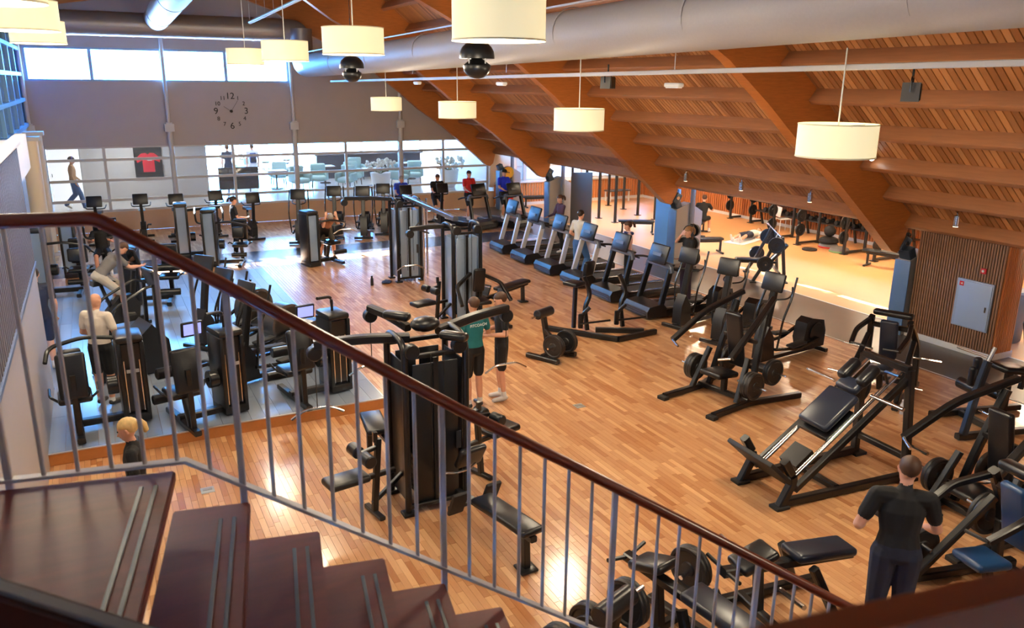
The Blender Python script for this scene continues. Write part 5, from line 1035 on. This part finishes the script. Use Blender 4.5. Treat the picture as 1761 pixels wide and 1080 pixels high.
# treadmill row
def tmrow(i, lab, dx, **k): return person(lab, (11.42-.045*i+dx, 21.45-1.5*i, .197), 90, **k)
person('woman in black top with hand at her face standing on the dark treadmill', (11.55, 13.98, .197), 88, shirt=KB, pants=cloth('plum', (48, 30, 50)), H=1.7, hair=hairm('darkblonde', (150, 110, 70)), legs='long', slim=.88, pony=1.6, pose=dict(eR=(.3, .12, 1.36), wR=(.1, .13, 1.56), eL=(-.22, .1, 1.17), wL=(-.14, .3, 1.08)), res=.011)
person('man in white T-shirt and jeans leaning on the treadmill', (11.0, 17.68, 0), -70, shirt=cloth('white', (205, 204, 196)), pants=cloth('denim', (62, 104, 160)), H=1.78, hair=DB, legs='long', pose=dict(eL=(-.26, -.05, 1.15), wL=(-.2, .16, 1.02), eR=(.25, .05, 1.16), wR=(.2, .25, 1.02), kR=(.12, .2, .52), aR=(.12, .02, .14), tR=(.13, .19, .1)), res=.011)
person('woman with blue scarf and pink top holding a phone beside the treadmills', (11.5, 16.2, 0), 60, shirt=cloth('pink', (226, 190, 186)), pants=KB, H=1.68, hair=BR, legs='tight', slim=.9, pony=.8, scarf=cloth('royal', (38, 52, 110)), pose=dict(eR=(.22, .1, 1.16), wR=(.1, .3, 1.22), eL=(-.22, .1, 1.16), wL=(-.1, .3, 1.22)), res=.011)
person('woman in purple top walking on the farthest silver treadmill', (11.75, 19.95, .197), 90, shirt=cloth('aubergine', (74, 52, 78)), pants=KB, H=1.66, hair=BR, legs='tight', slim=.9, pony=1.4, sleeves='long', pose=dict(eR=(.22, .1, 1.15), wR=(.22, .32, 1.08), eL=(-.22, .1, 1.15), wL=(-.22, .32, 1.08), aR=(.1, -.25, .15), kR=(.1, -.02, .52), tR=(.11, -.1, .04)), res=.012)
# far treadmills and bikes
BIKE = dict(pel=(0, -.24, 1.06), hL=(-.09, -.22, 1.05), hR=(.09, -.22, 1.05), chest=(0, -.12, 1.38), neck=(0, -.06, 1.54), head=(0, .0, 1.69), sL=(-.19, -.08, 1.5), sR=(.19, -.08, 1.5), eL=(-.26, .08, 1.26), eR=(.26, .08, 1.26), wL=(-.27, .24, 1.22), wR=(.27, .24, 1.22), kL=(-.12, .15, .82), kR=(.12, .1, .66), aL=(-.15, .02, .52), aR=(.15, .1, .27), tL=(-.16, .18, .48), tR=(.16, .26, .24))
WALK = dict(eR=(.24, .08, 1.15), wR=(.2, .3, 1.08), eL=(-.24, .08, 1.15), wL=(-.2, .3, 1.08), kR=(.1, .15, .52), aR=(.1, .08, .1), tR=(.11, .26, .06), aL=(-.1, -.22, .14), tL=(-.11, -.07, .04))
person('grey-haired man in blue T-shirt riding a bike below the glazing', (9.4, 26.9, 0), 180, cloth('blue', (40, 62, 170)), KB, 1.74, GRY, BIKE, res=.014); person('man in black shirt riding a bike below the glazing', (10.75, 26.9, 0), 180, KB, KB, 1.74, BR, BIKE, res=.014)
person('man in red and dark shirt walking on a far treadmill', (11.62, 26.15, .197), 190, cloth('red', (190, 30, 36)), KB, 1.76, DB, WALK, res=.014); person('man in bright blue shirt and black cap on a far treadmill', (12.87, 25.9, .197), 190, cloth('cobalt', (26, 50, 215)), KB, 1.78, DB, WALK, cap=KB, res=.014)
person('woman in black top walking past the exercise bikes', at_head(399, 339, 1.7), -85, shirt=cloth('blackblue', (30, 36, 46)), pants=KB, H=1.7, hair=DB, legs='tight', slim=.88, pony=.5, pose=dict(eR=(.2, .06, 1.14), wR=(.14, .28, 1.12)), res=.014)
pc = G(566, 452)
person('bending man in brown top on the arm curl machine', (pc.x+.1, pc.y+.35, 0), 180, shirt=cloth('brown', (136, 88, 60)), pants=cloth('olive', (70, 64, 52)), H=1.75, hair=GRY, pose=dict(pel=(0, -.25, .92), hL=(-.09, -.25, .9), hR=(.09, -.25, .9), chest=(0, .05, 1.12), neck=(0, .2, 1.22), head=(0, .33, 1.28), sL=(-.19, .15, 1.2), sR=(.19, .15, 1.2), eL=(-.22, .4, 1.05), eR=(.22, .4, 1.05), wL=(-.16, .42, 1.3), wR=(.16, .42, 1.3), kL=(-.16, -.08, .48), kR=(.16, -.08, .48), aL=(-.2, -.2, .085), aR=(.2, -.2, .085), tL=(-.22, -.03, .035), tR=(.22, -.03, .035)), shoes=SHOEK, res=.013)
# platform
person('bald old man in cream polo shirt and black shorts at the stair climber', at_head(160, 508, 1.72, PZ), -35, shirt=cloth('cream', (226, 214, 200)), pants=KB, H=1.72, bald=True, slim=1.08, pose=dict(eL=(-.27, .02, 1.15), wL=(-.2, .24, 1.06), eR=(.27, .02, 1.15), wR=(.2, .24, 1.06)), shoes=SHOEK, res=.011)
pb = PGm(205, 560)
person('man in grey T-shirt leaning over the spin bike', (pb.x, pb.y, PZ), -70, shirt=cloth('grey', (112, 108, 106)), pants=cloth('stone', (190, 182, 168)), H=1.74, hair=BR, pose=dict(pel=(0, -.28, 1.06), hL=(-.09, -.26, 1.05), hR=(.09, -.26, 1.05), chest=(0, .0, 1.32), neck=(0, .14, 1.44), head=(0, .26, 1.55), sL=(-.19, .08, 1.41), sR=(.19, .08, 1.41), eL=(-.24, .25, 1.2), eR=(.24, .25, 1.2), wL=(-.24, .42, 1.2), wR=(.24, .42, 1.2), kL=(-.12, .15, .82), kR=(.12, .1, .66), aL=(-.15, .02, .52), aR=(.15, .1, .27), tL=(-.16, .18, .48), tR=(.16, .26, .24)), res=.012, shoes=SHOEK)
person('man in navy T-shirt half hidden by the partition wall', (-1.12, 15.0, PZ), 10, shirt=NV, pants=NV, H=1.76, hair=DB, res=.012)
person('person in dark top seated on the far left machine', (-.1, 23.33, 0), 178, shirt=KB, pants=KB, H=1.72, hair=DB, pose=dict(pel=(0, -.1, .62), hL=(-.09, -.08, .6), hR=(.09, -.08, .6), chest=(0, -.12, .97), neck=(0, -.12, 1.14), head=(0, -.09, 1.3), sL=(-.185, -.12, 1.09), sR=(.185, -.12, 1.09), eL=(-.3, -.02, .86), eR=(.3, -.02, .86), wL=(-.22, .2, .92), wR=(.22, .2, .92), kL=(-.16, .36, .54), kR=(.16, .36, .54), aL=(-.16, .38, .1), aR=(.16, .38, .1), tL=(-.17, .55, .04), tR=(.17, .55, .04)), res=.014)
person('blonde woman with ponytail and headband passing below the landing', at_head(222, 722, 1.68), 82, shirt=KB, pants=KB, H=1.68, hair=BLO, legs='tight', sleeves='long', slim=.92, pony=1.3, res=.009)
# annex
person('man in black seated on the bench beside the rack', (18.2, 21.4, 0), -50, shirt=KB, pants=KB, H=1.76, hair=BR, pose=dict(pel=(0, -.1, .56), hL=(-.09, -.08, .55), hR=(.09, -.08, .55), chest=(0, .02, .89), neck=(0, .1, 1.05), head=(0, .16, 1.2), sL=(-.19, .06, 1.0), sR=(.19, .06, 1.0), eL=(-.28, .2, .82), eR=(.28, .2, .82), wL=(-.15, .42, .85), wR=(.15, .42, .85), kL=(-.18, .36, .52), kR=(.18, .36, .52), aL=(-.18, .4, .1), aR=(.18, .4, .1), tL=(-.2, .56, .04), tR=(.2, .56, .04)), res=.013)
lz = .16
person('man in white T-shirt lying on the white mat in the annex', (18.95, 19.92, .02), 110, shirt=cloth('white', (0, 0, 0)), pants=NV, H=1.76, hair=DB, pose=dict(pel=(0, 0, lz), chest=(0, -.35, lz), neck=(0, -.52, lz), head=(0, -.68, lz+.03), hL=(-.09, .03, lz), hR=(.09, .03, lz), kL=(-.12, .45, lz+.02), kR=(.12, .45, lz+.02), aL=(-.13, .86, .1), aR=(.13, .86, .1), tL=(-.16, .92, .24), tR=(.16, .92, .24), sL=(-.185, -.47, lz), sR=(.185, -.47, lz), eL=(-.33, -.25, .1), eR=(.33, -.25, .1), wL=(-.34, .0, .1), wR=(.34, .0, .1)), res=.013)
# cafe
person('person in dark blue shirt and shorts standing in the cafe', (4.9, 35.5, CZ), 5, shirt=NV, pants=NV, H=1.75, hair=BR, res=.018); person('person in white with blue backpack standing in the cafe', (5.9, 35.6, CZ), -5, shirt=cloth('offwhite', (215, 215, 220)), pants=cloth('offwhite', (0, 0, 0)), H=1.75, hair=BR, legs='long', res=.018)
t = thing('backpack', 'blue backpack worn by the person in white in the cafe', 'backpack', (5.9, 35.47, CZ+1.2), -5); B().box((0, -.09, 0), (.28, .15, .42), bev=.06).o('bag', cloth('bluebag', (40, 66, 120)), t); B().box((0, -.175, -.06), (.2, .04, .2), bev=.015).o('pocket', NV, t)
person('man in tan jumper with headphones walking behind the glazing', (-.75, 31.4, CZ), -90, shirt=cloth('tan', (176, 140, 106)), pants=cloth('denim', (0, 0, 0)), H=1.78, hair=DB, legs='long', sleeves='long', phones=mat('headphone_violet', sr(110, 90, 220), .4), pose=dict(aR=(.1, .25, .085), tR=(.11, .42, .04), kR=(.1, .18, .5), aL=(-.1, -.3, .16), tL=(-.11, -.16, .04), wL=(-.23, .2, .95)), res=.018)
